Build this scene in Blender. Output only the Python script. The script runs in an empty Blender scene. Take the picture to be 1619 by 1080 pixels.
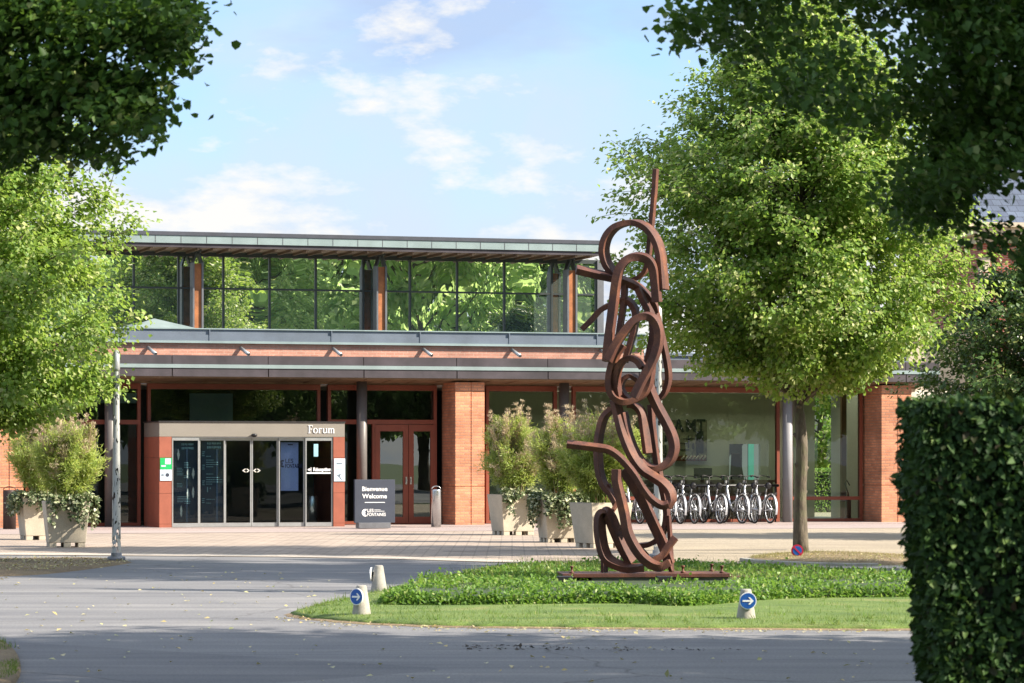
import bpy, math, random
import numpy as np
from mathutils import Vector, Matrix, Euler

random.seed(7)
SC = bpy.context.scene
COL = SC.collection
R = math.radians

# ------------------------------------------------------------------ camera model
FPX, U0, V0, HC = 5000.0, 809.5, 725.0, 1.6
def P(u, v, Y):
    return Vector(((u - U0) / FPX * Y, Y, HC - (v - V0) / FPX * Y))
def G(u, v, z=0.0):
    Y = FPX * (HC - z) / (v - V0)
    return Vector(((u - U0) / FPX * Y, Y, z))

cd = bpy.data.cameras.new('camera'); cam = bpy.data.objects.new('camera', cd); COL.objects.link(cam)
cam.location = (0, 0, HC); cam.rotation_euler = (R(90), 0, 0)
cd.sensor_width = 36; cd.lens = FPX / 1619 * 36; cd.shift_y = (V0 - 540) / 1619.0
cd.clip_start = .1; cd.clip_end = 3000
cd.dof.use_dof = True; cd.dof.focus_distance = 60; cd.dof.aperture_fstop = 10.0
SC.camera = cam

# ------------------------------------------------------------------ object helpers
def tag(o, label=None, cat=None, group=None, kind=None):
    if label: o['label'] = label
    if cat: o['category'] = cat
    if group: o['group'] = group
    if kind: o['kind'] = kind
    return o

def empty(name, loc=(0, 0, 0), rz=0, label=None, cat=None, group=None):
    o = bpy.data.objects.new(name, None); COL.objects.link(o)
    o.location = loc; o.rotation_euler = (0, 0, rz); o.empty_display_size = .2
    return tag(o, label, cat, group)

def children(o):
    return [c for c in bpy.data.objects if c.parent == o]

def copy_tree(o, parent=None):
    c = o.copy(); COL.objects.link(c); c.parent = parent
    for ch in children(o): copy_tree(ch, c)
    return c

class MB:
    """collects faces; build() links ONE mesh object"""
    def __init__(s): s.v = []; s.f = []; s.m = []; s.sm = []
    def add(s, vs, fs, mi=0, smooth=False):
        b = len(s.v); s.v += [tuple(x) for x in vs]
        for f in fs:
            s.f.append([b + i for i in f]); s.m.append(mi); s.sm.append(smooth)
    def box(s, x0, x1, y0, y1, z0, z1, mi=0):
        v = [(x, y, z) for x in (x0, x1) for y in (y0, y1) for z in (z0, z1)]
        s.add(v, [(0,1,3,2), (4,6,7,5), (0,4,5,1), (2,3,7,6), (0,2,6,4), (1,5,7,3)], mi)
        return s
    def hexa(s, bot, top, mi=0):
        s.add(list(bot) + list(top), [(3,2,1,0), (4,5,6,7), (0,1,5,4), (1,2,6,5), (2,3,7,6), (3,0,4,7)], mi); return s
    def quad(s, a, b, c, d, mi=0): s.add([a, b, c, d], [(0,1,2,3)], mi); return s
    def poly(s, pts, mi=0): s.add(pts, [tuple(range(len(pts)))], mi); return s
    def prism(s, pts, vec, mi=0):
        n = len(pts); vec = Vector(vec); a = [Vector(p) for p in pts]; b = [p + vec for p in a]
        fs = [tuple(range(n - 1, -1, -1)), tuple(range(n, 2 * n))] + [(i, (i + 1) % n, n + (i + 1) % n, n + i) for i in range(n)]
        s.add(a + b, fs, mi); return s
    def tube(s, pts, rad, n=8, mi=0, smooth=True, cap=True, closed=False):
        pts = [Vector(p) for p in pts]; k = len(pts)
        rads = rad if isinstance(rad, (list, tuple)) else [rad] * k
        vs = []; prev = None
        for i, p in enumerate(pts):
            if closed: t = (pts[(i + 1) % k] - pts[i - 1])
            else: t = pts[min(i + 1, k - 1)] - pts[max(i - 1, 0)]
            t.normalize()
            if prev is None:
                a = t.orthogonal().normalized()
            else:
                a = prev - t * prev.dot(t)
                a = a.normalized() if a.length > 1e-6 else t.orthogonal().normalized()
            prev = a; b = t.cross(a)
            for j in range(n):
                an = 2 * math.pi * j / n
                vs.append(p + (a * math.cos(an) + b * math.sin(an)) * rads[i])
        fs = []
        for i in range(k if closed else k - 1):
            i2 = (i + 1) % k
            for j in range(n):
                fs.append((i * n + j, i * n + (j + 1) % n, i2 * n + (j + 1) % n, i2 * n + j))
        s.add(vs, fs, mi, smooth)
        if cap and not closed:
            b0 = len(s.v) - len(vs)
            s.f.append([b0 + j for j in range(n - 1, -1, -1)]); s.m.append(mi); s.sm.append(False)
            s.f.append([b0 + (k - 1) * n + j for j in range(n)]); s.m.append(mi); s.sm.append(False)
        return s
    def lathe(s, prof, n=24, c=(0, 0), mi=0, smooth=True, z0=0, cap=True):
        vs = []
        for r, z in prof:
            for j in range(n):
                a = 2 * math.pi * j / n
                vs.append((c[0] + r * math.cos(a), c[1] + r * math.sin(a), z0 + z))
        fs = []
        for i in range(len(prof) - 1):
            for j in range(n):
                fs.append((i * n + j, i * n + (j + 1) % n, (i + 1) * n + (j + 1) % n, (i + 1) * n + j))
        s.add(vs, fs, mi, smooth)
        if cap:
            b0 = len(s.v) - len(vs)
            for base, rev in ((0, True), ((len(prof) - 1) * n, False)):
                l = [b0 + base + j for j in range(n)]
                s.f.append(l[::-1] if rev else l); s.m.append(mi); s.sm.append(False)
        return s
    def sweep(s, pts, bvec, t, w, mi=0, bevel=.0):
        """rectangular bar along pts; w along bvec, t across it"""
        pts = [Vector(p) for p in pts]; k = len(pts); vs = []
        for i, p in enumerate(pts):
            T = (pts[min(i + 1, k - 1)] - pts[max(i - 1, 0)]).normalized()
            b = Vector(bvec); b = (b - T * b.dot(T)).normalized(); n = T.cross(b)
            for sx, sy in ((-1, -1), (1, -1), (1, 1), (-1, 1)):
                vs.append(p + n * (sx * t / 2) + b * (sy * w / 2))
        fs = [(3, 2, 1, 0), tuple((k - 1) * 4 + j for j in range(4))]
        for i in range(k - 1):
            for j in range(4):
                fs.append((i * 4 + j, i * 4 + (j + 1) % 4, (i + 1) * 4 + (j + 1) % 4, (i + 1) * 4 + j))
        s.add(vs, fs, mi); return s
    def build(s, name, mats, parent=None, bevel=0, loc=None):
        me = bpy.data.meshes.new(name); me.from_pydata(s.v, [], s.f)
        for m in (mats if isinstance(mats, (list, tuple)) else [mats]): me.materials.append(m)
        me.polygons.foreach_set('material_index', s.m); me.polygons.foreach_set('use_smooth', s.sm)
        me.update()
        o = bpy.data.objects.new(name, me); COL.objects.link(o); o.parent = parent
        if loc: o.location = loc
        if bevel:
            b = o.modifiers.new('bevel', 'BEVEL'); b.width = bevel; b.segments = 2; b.limit_method = 'ANGLE'; b.angle_limit = R(40)
        return o

def catmull(pts, sub=8):
    p = [Vector(x) for x in pts]; p = [p[0] * 2 - p[1]] + p + [p[-1] * 2 - p[-2]]; out = []
    for i in range(1, len(p) - 2):
        for j in range(sub):
            t = j / sub; a, b, c, d = p[i - 1], p[i], p[i + 1], p[i + 2]
            out.append(.5 * ((2 * b) + (c - a) * t + (2 * a - 5 * b + 4 * c - d) * t * t + (3 * b - a - 3 * c + d) * t ** 3))
    out.append(p[-2]); return out

def text_mesh(name, body, size, mat, parent=None, loc=(0, 0, 0), rot=(R(90), 0, 0), ax='CENTER', ext=.004, sx=1, bold=0):
    cu = bpy.data.curves.new(name, 'FONT'); cu.body = body; cu.size = size; cu.align_x = ax; cu.align_y = 'CENTER'
    cu.extrude = ext; cu.offset = bold; cu.resolution_u = 3
    o = bpy.data.objects.new(name, cu); COL.objects.link(o)
    bpy.context.view_layer.update()
    me = bpy.data.meshes.new_from_object(o.evaluated_get(bpy.context.evaluated_depsgraph_get()))
    bpy.data.objects.remove(o); bpy.data.curves.remove(cu)
    me.materials.clear(); me.materials.append(mat)
    o = bpy.data.objects.new(name, me); COL.objects.link(o); o.parent = parent
    o.location = loc; o.rotation_euler = rot; o.scale = (sx, 1, 1)
    return o

# ------------------------------------------------------------------ materials
def new_mat(name):
    m = bpy.data.materials.new(name); m.use_nodes = True
    nt = m.node_tree; nt.nodes.clear()
    out = nt.nodes.new('ShaderNodeOutputMaterial')
    return m, nt, out
def N(nt, t, **kw):
    n = nt.nodes.new(t)
    for k, v in kw.items():
        if k in ('operation', 'blend_type', 'noise_dimensions', 'data_type', 'feature', 'distance', 'wave_type', 'bands_direction', 'interpolation', 'offset', 'offset_frequency'):
            setattr(n, k, v)
        else: n.inputs[k].default_value = v
    return n
def ramp(nt, fac, stops):
    r = nt.nodes.new('ShaderNodeValToRGB'); e = r.color_ramp.elements
    while len(e) < len(stops): e.new(.5)
    for i, (p, c) in enumerate(stops):
        e[i].position = p; e[i].color = (*c, 1) if len(c) == 3 else c
    nt.links.new(fac, r.inputs[0]); return r.outputs[0]
def coords(nt, kind='Object', scale=(1, 1, 1)):
    tc = nt.nodes.new('ShaderNodeTexCoord'); mp = nt.nodes.new('ShaderNodeMapping'); mp.inputs['Scale'].default_value = scale
    nt.links.new(tc.outputs[kind], mp.inputs[0]); return mp.outputs[0]
def noise(nt, vec, scale, detail=4, rough=.55):
    n = N(nt, 'ShaderNodeTexNoise', Scale=scale, Detail=detail, Roughness=rough); nt.links.new(vec, n.inputs['Vector']); return n.outputs['Fac']
def mixc(nt, fac, a, b, bt='MIX'):
    m = nt.nodes.new('ShaderNodeMix'); m.data_type = 'RGBA'; m.blend_type = bt
    for s, v in ((0, fac), (6, a), (7, b)):
        if isinstance(v, (int, float)): m.inputs[s].default_value = v
        elif isinstance(v, tuple): m.inputs[s].default_value = (*v, 1) if len(v) == 3 else v
        else: nt.links.new(v, m.inputs[s])
    return m.outputs[2]
def bump(nt, h, strength=.3, dist=.02):
    b = N(nt, 'ShaderNodeBump', Strength=strength, Distance=dist); nt.links.new(h, b.inputs['Height']); return b.outputs[0]

def std(name, col, rough=.6, var=.18, scale=6, metal=0, bmp=.15, bdist=.01, spec=.4, fine=60, tint=None):
    """principled with two noise layers of colour variation and bump"""
    m, nt, out = new_mat(name); v = coords(nt)
    n1 = noise(nt, v, scale, 5); n2 = noise(nt, v, fine, 3)
    lo = tuple(c * (1 - var) for c in col); hi = tuple(min(1, c * (1 + var)) for c in (tint or col))
    c = ramp(nt, n1, [(.3, lo), (.7, hi)])
    c = mixc(nt, .35, c, mixc(nt, 1.0, c, ramp(nt, n2, [(.3, (.6, .6, .6)), (.7, (1.3, 1.3, 1.3))]), 'MULTIPLY'))
    b = N(nt, 'ShaderNodeBsdfPrincipled', Roughness=rough, Metallic=metal); b.inputs['Specular IOR Level'].default_value = spec
    nt.links.new(c, b.inputs['Base Color'])
    if bmp: nt.links.new(bump(nt, n2, bmp, bdist), b.inputs['Normal'])
    nt.links.new(b.outputs[0], out.inputs[0]); return m

def leaf_mat(name, stops, trans=.4, tcol=(.22, .30, .03), rough=.45, spec=.35):
    m, nt, out = new_mat(name)
    g = nt.nodes.new('ShaderNodeNewGeometry')
    c = ramp(nt, g.outputs['Random Per Island'], stops)
    v = coords(nt); c = mixc(nt, 1.0, c, ramp(nt, noise(nt, v, 1.3, 2), [(.3, (.75, .8, .75)), (.7, (1.2, 1.15, 1.1))]), 'MULTIPLY')
    b = N(nt, 'ShaderNodeBsdfPrincipled', Roughness=rough); b.inputs['Specular IOR Level'].default_value = spec
    nt.links.new(c, b.inputs['Base Color'])
    t = nt.nodes.new('ShaderNodeBsdfTranslucent'); nt.links.new(mixc(nt, .5, c, tcol), t.inputs[0])
    mx = nt.nodes.new('ShaderNodeMixShader'); mx.inputs[0].default_value = trans
    nt.links.new(b.outputs[0], mx.inputs[1]); nt.links.new(t.outputs[0], mx.inputs[2]); nt.links.new(mx.outputs[0], out.inputs[0])
    return m

def brick_mat(name, c1, c2, mortar, bw=.22, bh=.065, ms=.008, vec='wall', rough=.85, var=.5, b_strength=.3):
    m, nt, out = new_mat(name); tc = nt.nodes.new('ShaderNodeTexCoord')
    sp = nt.nodes.new('ShaderNodeSeparateXYZ'); nt.links.new(tc.outputs['Object'], sp.inputs[0])
    cb = nt.nodes.new('ShaderNodeCombineXYZ')
    if vec == 'wall':
        ad = N(nt, 'ShaderNodeMath', operation='ADD'); nt.links.new(sp.outputs[0], ad.inputs[0]); nt.links.new(sp.outputs[1], ad.inputs[1])
        nt.links.new(ad.outputs[0], cb.inputs[0]); nt.links.new(sp.outputs[2], cb.inputs[1])
    else:
        nt.links.new(sp.outputs[0], cb.inputs[0]); nt.links.new(sp.outputs[1], cb.inputs[1])
    br = N(nt, 'ShaderNodeTexBrick', Scale=1.0); br.inputs['Color1'].default_value = (*c1, 1); br.inputs['Color2'].default_value = (*c2, 1)
    br.inputs['Mortar'].default_value = (*mortar, 1); br.inputs['Mortar Size'].default_value = ms
    br.inputs['Brick Width'].default_value = bw; br.inputs['Row Height'].default_value = bh; br.inputs['Bias'].default_value = 0
    br.inputs['Mortar Smooth'].default_value = .2
    nt.links.new(cb.outputs[0], br.inputs['Vector'])
    nz = noise(nt, tc.outputs['Object'], 1.1, 5); nf = noise(nt, tc.outputs['Object'], 45, 3)
    c = mixc(nt, 1.0, br.outputs['Color'], ramp(nt, nz, [(.3, (1 - var * .4,) * 3), (.7, (1 + var * .4,) * 3)]), 'MULTIPLY')
    c = mixc(nt, 1.0, c, ramp(nt, nf, [(.3, (.85,) * 3), (.7, (1.15,) * 3)]), 'MULTIPLY')
    b = N(nt, 'ShaderNodeBsdfPrincipled', Roughness=rough); nt.links.new(c, b.inputs['Base Color'])
    iv = N(nt, 'ShaderNodeMath', operation='SUBTRACT'); iv.inputs[0].default_value = 1; nt.links.new(br.outputs['Fac'], iv.inputs[1])
    nt.links.new(bump(nt, iv.outputs[0], b_strength, .01), b.inputs['Normal'])
    nt.links.new(b.outputs[0], out.inputs[0]); return m

def glass_mat(name, tint, refl, rcol=(.95, 1, .97), wob=.012, wscale=.7):
    m, nt, out = new_mat(name); v = coords(nt)
    tr = nt.nodes.new('ShaderNodeBsdfTransparent'); tr.inputs[0].default_value = (*tint, 1)
    gl = N(nt, 'ShaderNodeBsdfGlossy', Roughness=.0); gl.inputs[0].default_value = (*rcol, 1)
    nt.links.new(bump(nt, noise(nt, v, wscale, 2, .4), 1, wob), gl.inputs['Normal'])
    fr = N(nt, 'ShaderNodeFresnel', IOR=1.5)
    ad = N(nt, 'ShaderNodeMath', operation='ADD'); nt.links.new(fr.outputs[0], ad.inputs[0]); ad.inputs[1].default_value = refl
    mx = nt.nodes.new('ShaderNodeMixShader'); nt.links.new(ad.outputs[0], mx.inputs[0])
    nt.links.new(tr.outputs[0], mx.inputs[1]); nt.links.new(gl.outputs[0], mx.inputs[2]); nt.links.new(mx.outputs[0], out.inputs[0]); return m

def mirror_glass(name):
    """solar-control glass: strong, wavy reflection, a different ripple in every pane"""
    m, nt, out = new_mat(name); tc = nt.nodes.new('ShaderNodeTexCoord'); oi = nt.nodes.new('ShaderNodeObjectInfo')
    ml = N(nt, 'ShaderNodeMath', operation='MULTIPLY'); ml.inputs[1].default_value = 70; nt.links.new(oi.outputs['Random'], ml.inputs[0])
    cb = nt.nodes.new('ShaderNodeCombineXYZ')
    for i in range(3): nt.links.new(ml.outputs[0], cb.inputs[i])
    ad = nt.nodes.new('ShaderNodeVectorMath'); ad.operation = 'ADD'; nt.links.new(tc.outputs['Object'], ad.inputs[0]); nt.links.new(cb.outputs[0], ad.inputs[1])
    mp = nt.nodes.new('ShaderNodeMapping'); mp.inputs['Scale'].default_value = (1.1, 1, .75); nt.links.new(ad.outputs[0], mp.inputs[0])
    h = N(nt, 'ShaderNodeTexNoise', Scale=.65, Detail=1.0, Roughness=.4); h.inputs['Distortion'].default_value = .25
    nt.links.new(mp.outputs[0], h.inputs['Vector'])
    gl = N(nt, 'ShaderNodeBsdfGlossy', Roughness=.0); gl.inputs[0].default_value = (1, 1, .93, 1)
    nt.links.new(bump(nt, h.outputs['Fac'], 1, .009), gl.inputs['Normal'])
    df = N(nt, 'ShaderNodeBsdfDiffuse'); df.inputs[0].default_value = (.20, .28, .25, 1)
    mx = nt.nodes.new('ShaderNodeMixShader'); mx.inputs[0].default_value = .80
    nt.links.new(df.outputs[0], mx.inputs[1]); nt.links.new(gl.outputs[0], mx.inputs[2]); nt.links.new(mx.outputs[0], out.inputs[0]); return m

M = {}
M['rust'] = std('weathered_rust', (.070, .026, .018), .7, .45, 4, bmp=.5, bdist=.005, tint=(.115, .046, .030), spec=.35)
def rust_mat():
    m, nt, out = new_mat('weathered_rust'); v = coords(nt); n1 = noise(nt, v, 2.4, 7, .68); n2 = noise(nt, coords(nt, 'Object', (16, 16, 1.6)), 1.0, 5); n3 = noise(nt, v, 70, 3)
    c = ramp(nt, n1, [(.30, (.040, .016, .013)), (.48, (.080, .029, .020)), (.60, (.125, .046, .025)), (.74, (.24, .088, .036))])
    c = mixc(nt, ramp(nt, n2, [(.54, (0, 0, 0)), (.68, (.55, .55, .55))]), c, (.032, .016, .014))
    c = mixc(nt, 1.0, c, ramp(nt, n3, [(.3, (.75, .75, .75)), (.7, (1.25, 1.22, 1.2))]), 'MULTIPLY')
    b = N(nt, 'ShaderNodeBsdfPrincipled', Roughness=.62); b.inputs['Specular IOR Level'].default_value = .4; nt.links.new(c, b.inputs['Base Color'])
    nt.links.new(bump(nt, n3, .5, .004), b.inputs['Normal']); nt.links.new(b.outputs[0], out.inputs[0]); return m
M['rust'] = rust_mat()
M['frame'] = std('red_brown_paint', (.20, .052, .028), .5, .1, 3, bmp=.03)
M['zinc'] = std('zinc', (.15, .178, .22), .38, .12, 2, .25, bmp=.03)
M['zincpale'] = std('pale_zinc', (.235, .30, .30), .42, .12, 2, .1, bmp=.03)
M['zincdark'] = std('dark_zinc', (.052, .046, .052), .5, .2, 2, .15, bmp=.04, tint=(.066, .056, .064))
M['slate'] = std('roof_edge', (.05, .055, .07), .6, .2, 3)
M['soffit'] = std('timber_soffit', (.22, .145, .085), .6, .3, 1.5, bmp=.1)
M['usoffit'] = std('bright_timber_soffit', (.26, .16, .09), .5, .25, 1.5, bmp=.1)
M['taupe'] = std('taupe_panel', (.22, .20, .17), .5, .05, 2, bmp=.02)
M['redpanel'] = std('red_stone_panel', (.28, .085, .050), .7, .12, 4, bmp=.05)
M['alu'] = std('aluminium', (.42, .43, .43), .35, .08, 5, .6, bmp=.02)
M['steel'] = std('steel', (.50, .50, .50), .25, .08, 5, .9, bmp=.02)
M['darkmetal'] = std('dark_metal', (.03, .028, .028), .5, .2, 8, .2)
M['bin_brown'] = std('brown_metal', (.045, .028, .024), .55, .2, 8, .1)
M['column'] = std('grey_column', (.11, .10, .095), .45, .1, 3, bmp=.03)
M['columnlight'] = std('pale_column', (.22, .22, .23), .6, .08, 3, bmp=.03)
M['greysteel'] = std('grey_steel', (.16, .165, .18), .4, .12, 5, .3, bmp=.03)
M['mullion'] = std('mullion', (.06, .07, .07), .4, .1, 5, .3, bmp=.02)
M['glulam'] = std('glulam', (.34, .125, .045), .6, .35, 4, bmp=.1, fine=40)
M['olivewall'] = std('painted_wall', (.56, .55, .42), .8, .04, 1, bmp=.03)
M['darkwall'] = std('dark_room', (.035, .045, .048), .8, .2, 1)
M['officewall'] = std('office_wall', (.09, .115, .13), .7, .1, 1)
M['bluewall'] = std('blue_screen', (.28, .42, .55), .7, .1, 1)
M['whitewall'] = std('white_brick_wall', (.55, .52, .44), .8, .05, 2)
M['floor'] = std('stone_floor', (.20, .19, .17), .4, .12, 2)
M['desk'] = std('desk_wood', (.16, .085, .05), .45, .2, 2, bmp=.05)
M['black'] = std('black_plastic', (.012, .012, .013), .4, .1, 8, bmp=.02)
M['rubber'] = std('rubber', (.02, .02, .02), .7, .1, 20, bmp=.05)
M['silver'] = std('silver_paint', (.55, .57, .60), .3, .05, 8, .5, bmp=0)
M['white'] = std('white_paint', (.80, .80, .80), .5, .03, 5, bmp=.02)
M['offwhite'] = std('off_white', (.62, .60, .55), .5, .06, 5, bmp=.02)
M['signblue'] = std('traffic_blue', (.012, .09, .36), .35, .05, 5, bmp=0)
M['signred'] = std('traffic_red', (.42, .02, .05), .35, .05, 5, bmp=0)
M['navy'] = std('slate_navy', (.050, .058, .080), .45, .08, 3, bmp=.02)
M['posternavy'] = std('poster_navy', (.016, .036, .075), .35, .1, 3, bmp=0)
M['postercy'] = std('poster_text', (.26, .46, .52), .5, .2, 6, bmp=0)
M['posterpale'] = std('poster_mark', (.75, .8, .75), .5, .3, 20, bmp=0)
M['periwinkle'] = std('banner_blue', (.42, .50, .98), .6, .08, 3, bmp=.03)
M['bannerdark'] = std('banner_dark', (.02, .03, .12), .6, .1, 3, bmp=0)
M['green'] = std('notice_green', (.01, .38, .10), .5, .05, 5, bmp=0)
M['paleblue'] = std('notice_pale', (.55, .66, .74), .5, .06, 5, bmp=0)
M['concrete'] = std('concrete', (.30, .285, .25), .9, .22, 5, bmp=.25, bdist=.006)
M['planter'] = std('planter_concrete', (.47, .415, .325), .85, .12, 3, bmp=.15, bdist=.004)
M['soil'] = std('soil', (.075, .055, .035), .95, .3, 8, bmp=.5, bdist=.02)
M['teal'] = std('teal_wall', (.02, .20, .17), .6, .1, 3, bmp=0)
M['painting'] = std('painting_ground', (.21, .195, .125), .7, .5, 5, bmp=.1, fine=30)
M['paint_dark'] = std('painting_dark', (.015, .018, .02), .7, .5, 6)
M['paint_red'] = std('painting_red', (.22, .06, .03), .7, .3, 6)
M['slateroof'] = brick_mat('slate_roof', (.10, .13, .19), (.07, .09, .14), (.03, .04, .06), .3, .2, .01)
M['cream'] = std('cream_stone', (.55, .46, .35), .8, .12, 2)
M['brick'] = brick_mat('orange_brick', (.56, .24, .125), (.42, .165, .085), (.33, .19, .13), .22, .067, .009, var=.8, b_strength=.6)
M['brickpink'] = brick_mat('pink_brick', (.44, .215, .155), (.36, .17, .12), (.40, .27, .21), .22, .067, .008)
M['brickred'] = brick_mat('red_brick', (.38, .09, .06), (.30, .07, .05), (.35, .25, .2), .22, .075, .009)
M['pavers'] = brick_mat('pavers', (.33, .265, .212), (.265, .213, .172), (.15, .122, .10), .42, .21, .014, 'floor', .9, .5, .3)
M['bark'] = None
M['upperglass'] = mirror_glass('solar_glass')
M['leafglass'] = glass_mat('door_leaf_glass', (.6, .7, .62), .14, wob=.001)
M['glass'] = glass_mat('clear_glass', (.66, .78, .68), .012, wob=.0015)
M['doorglass'] = glass_mat('door_glass', (.72, .84, .86), -.015, wob=.002)

def bark_mat():
    m, nt, out = new_mat('bark'); v = coords(nt, 'Object', (9, 9, 2.2))
    n1 = noise(nt, v, 1.6, 6, .65); n2 = noise(nt, coords(nt), 3.5, 4)
    c = ramp(nt, n1, [(.3, (.035, .027, .019)), (.55, (.105, .085, .06)), (.75, (.18, .155, .115))])
    c = mixc(nt, ramp(nt, n2, [(.5, (0, 0, 0)), (.65, (.6, .6, .6))]), c, (.10, .11, .05))
    b = N(nt, 'ShaderNodeBsdfPrincipled', Roughness=.9); nt.links.new(c, b.inputs['Base Color'])
    nt.links.new(bump(nt, n1, .9, .03), b.inputs['Normal']); nt.links.new(b.outputs[0], out.inputs[0]); return m
M['bark'] = bark_mat()

M['lime'] = leaf_mat('lime_leaf', [(0, (.09, .185, .032)), (.45, (.155, .265, .048)), (.78, (.24, .335, .08)), (.88, (.44, .48, .20)), (1, (.54, .54, .28))], .48, (.42, .60, .08))
M['limepale'] = leaf_mat('pale_lime_leaf', [(0, (.10, .195, .034)), (.5, (.175, .285, .05)), (.8, (.26, .355, .09)), (1, (.48, .50, .25))], .48, (.42, .58, .08))
M['limegrove'] = leaf_mat('grove_leaf', [(0, (.15, .25, .07)), (.5, (.27, .39, .12)), (.8, (.40, .50, .19)), (1, (.56, .62, .36))], .66, (.56, .80, .30))
M['limedark'] = leaf_mat('dark_lime_leaf', [(0, (.035, .08, .018)), (.5, (.06, .12, .026)), (.86, (.09, .15, .04)), (1, (.26, .29, .11))], .3, (.12, .20, .02))
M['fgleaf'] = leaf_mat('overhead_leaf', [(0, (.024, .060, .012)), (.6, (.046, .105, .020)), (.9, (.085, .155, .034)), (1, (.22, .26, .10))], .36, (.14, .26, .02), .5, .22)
M['hedge'] = leaf_mat('hedge_leaf', [(0, (.030, .022, .010)), (.05, (.010, .029, .008)), (.6, (.021, .055, .013)), (.93, (.046, .095, .022)), (1, (.09, .14, .035))], .22, (.06, .11, .015), .62, .2)
M['bamboo'] = leaf_mat('bamboo_leaf', [(0, (.18, .28, .05)), (.6, (.31, .42, .10)), (1, (.52, .55, .26))], .5, (.6, .62, .12))
M['bamboodry'] = leaf_mat('dry_plume', [(0, (.40, .30, .20)), (.6, (.58, .47, .35)), (1, (.48, .45, .24))], .3, (.4, .3, .2))
M['ivy'] = leaf_mat('ivy_leaf', [(0, (.045, .075, .03)), (.45, (.09, .13, .06)), (.7, (.30, .34, .20)), (1, (.52, .52, .38))], .25, (.2, .25, .08))
M['grassblade'] = leaf_mat('grass_blade', [(0, (.07, .135, .022)), (.55, (.12, .20, .034)), (.85, (.19, .24, .06)), (1, (.36, .33, .14))], .4, (.25, .34, .04))
M['drygrass'] = leaf_mat('dry_grass_blade', [(0, (.16, .17, .04)), (.6, (.28, .25, .09)), (1, (.40, .34, .18))], .4, (.35, .32, .08))
M['cover'] = leaf_mat('ground_cover_leaf', [(0, (.06, .14, .022)), (.5, (.125, .25, .042)), (.86, (.21, .34, .075)), (1, (.40, .44, .17))], .48, (.2, .34, .03))
M['litter'] = leaf_mat('fallen_leaf', [(0, (.45, .34, .12)), (.5, (.50, .44, .26)), (1, (.40, .42, .20))], .2, (.4, .35, .1))
M['darkdebris'] = leaf_mat('dark_debris', [(0, (.02, .018, .014)), (1, (.06, .04, .025))], .05, (.03, .03, .02))
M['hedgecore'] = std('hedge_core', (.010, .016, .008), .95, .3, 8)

def ground_mat(name, stops, big=.35, fine=70, rough=.9, bmp=.35, bdist=.006, speck=None, wear=False):
    m, nt, out = new_mat(name); v = coords(nt)
    n1 = noise(nt, v, big, 6, .6); n2 = noise(nt, v, fine, 3, .7); n3 = noise(nt, coords(nt, 'Object', (.25, 2.2, 1)), .9, 5)
    mx = N(nt, 'ShaderNodeMath', operation='ADD'); nt.links.new(n1, mx.inputs[0]); nt.links.new(n3, mx.inputs[1])
    hf = N(nt, 'ShaderNodeMath', operation='MULTIPLY'); nt.links.new(mx.outputs[0], hf.inputs[0]); hf.inputs[1].default_value = .5
    c = ramp(nt, hf.outputs[0], stops)
    c = mixc(nt, 1.0, c, ramp(nt, n2, [(.3, (.62, .62, .62)), (.7, (1.38, 1.38, 1.38))]), 'MULTIPLY')
    if speck:
        vo = N(nt, 'ShaderNodeTexVoronoi', Scale=speck[0]); nt.links.new(v, vo.inputs['Vector'])
        c = mixc(nt, ramp(nt, vo.outputs['Distance'], [(.0, (speck[2],) * 3), (speck[1], (0, 0, 0))]), c, speck[3])
    if wear:   # cracks, darker repair patches, tyre-worn bands
        dv = nt.nodes.new('ShaderNodeVectorMath'); dv.operation = 'MULTIPLY_ADD'; nz = N(nt, 'ShaderNodeTexNoise', Scale=1.2, Detail=4); nt.links.new(v, nz.inputs['Vector'])
        nt.links.new(nz.outputs['Color'], dv.inputs[0]); dv.inputs[1].default_value = (.9, .9, 0); nt.links.new(v, dv.inputs[2])
        vo = N(nt, 'ShaderNodeTexVoronoi', Scale=.22, feature='DISTANCE_TO_EDGE'); nt.links.new(dv.outputs[0], vo.inputs['Vector'])
        c = mixc(nt, ramp(nt, vo.outputs['Distance'], [(0, (.75, .75, .75)), (.006, (0, 0, 0))]), c, (.05, .048, .046))
        pv = N(nt, 'ShaderNodeTexVoronoi', Scale=.16); nt.links.new(coords(nt, 'Object', (1, .8, 1)), pv.inputs['Vector'])
        sp_ = nt.nodes.new('ShaderNodeSeparateColor'); nt.links.new(pv.outputs['Color'], sp_.inputs[0])
        c = mixc(nt, 1.0, c, ramp(nt, sp_.outputs[0], [(.18, (.80, .80, .82)), (.2, (1, 1, 1)), (.8, (1, 1, 1)), (.82, (1.1, 1.09, 1.07))]), 'MULTIPLY')
        st_ = noise(nt, coords(nt, 'Object', (.06, 1.6, 1)), 1.3, 3); c = mixc(nt, 1.0, c, ramp(nt, st_, [(.35, (.82, .82, .84)), (.6, (1.08, 1.07, 1.05))]), 'MULTIPLY')
    b = N(nt, 'ShaderNodeBsdfPrincipled', Roughness=rough); nt.links.new(c, b.inputs['Base Color'])
    nt.links.new(bump(nt, n2, bmp, bdist), b.inputs['Normal']); nt.links.new(b.outputs[0], out.inputs[0]); return m
M['asphalt'] = ground_mat('asphalt', [(.36, (.098, .099, .108)), (.46, (.134, .135, .143)), (.54, (.146, .146, .151)), (.64, (.19, .187, .188))], .4, 45, wear=True)
M['gravel'] = ground_mat('gravel', [(.35, (.24, .20, .148)), (.65, (.35, .295, .218))], .5, 26, .95, .9, .03, (14, .25, .5, (.24, .19, .13)))
M['slab'] = ground_mat('concrete_slab', [(.35, (.25, .20, .185)), (.65, (.32, .26, .24))], .5, 40)
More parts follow.
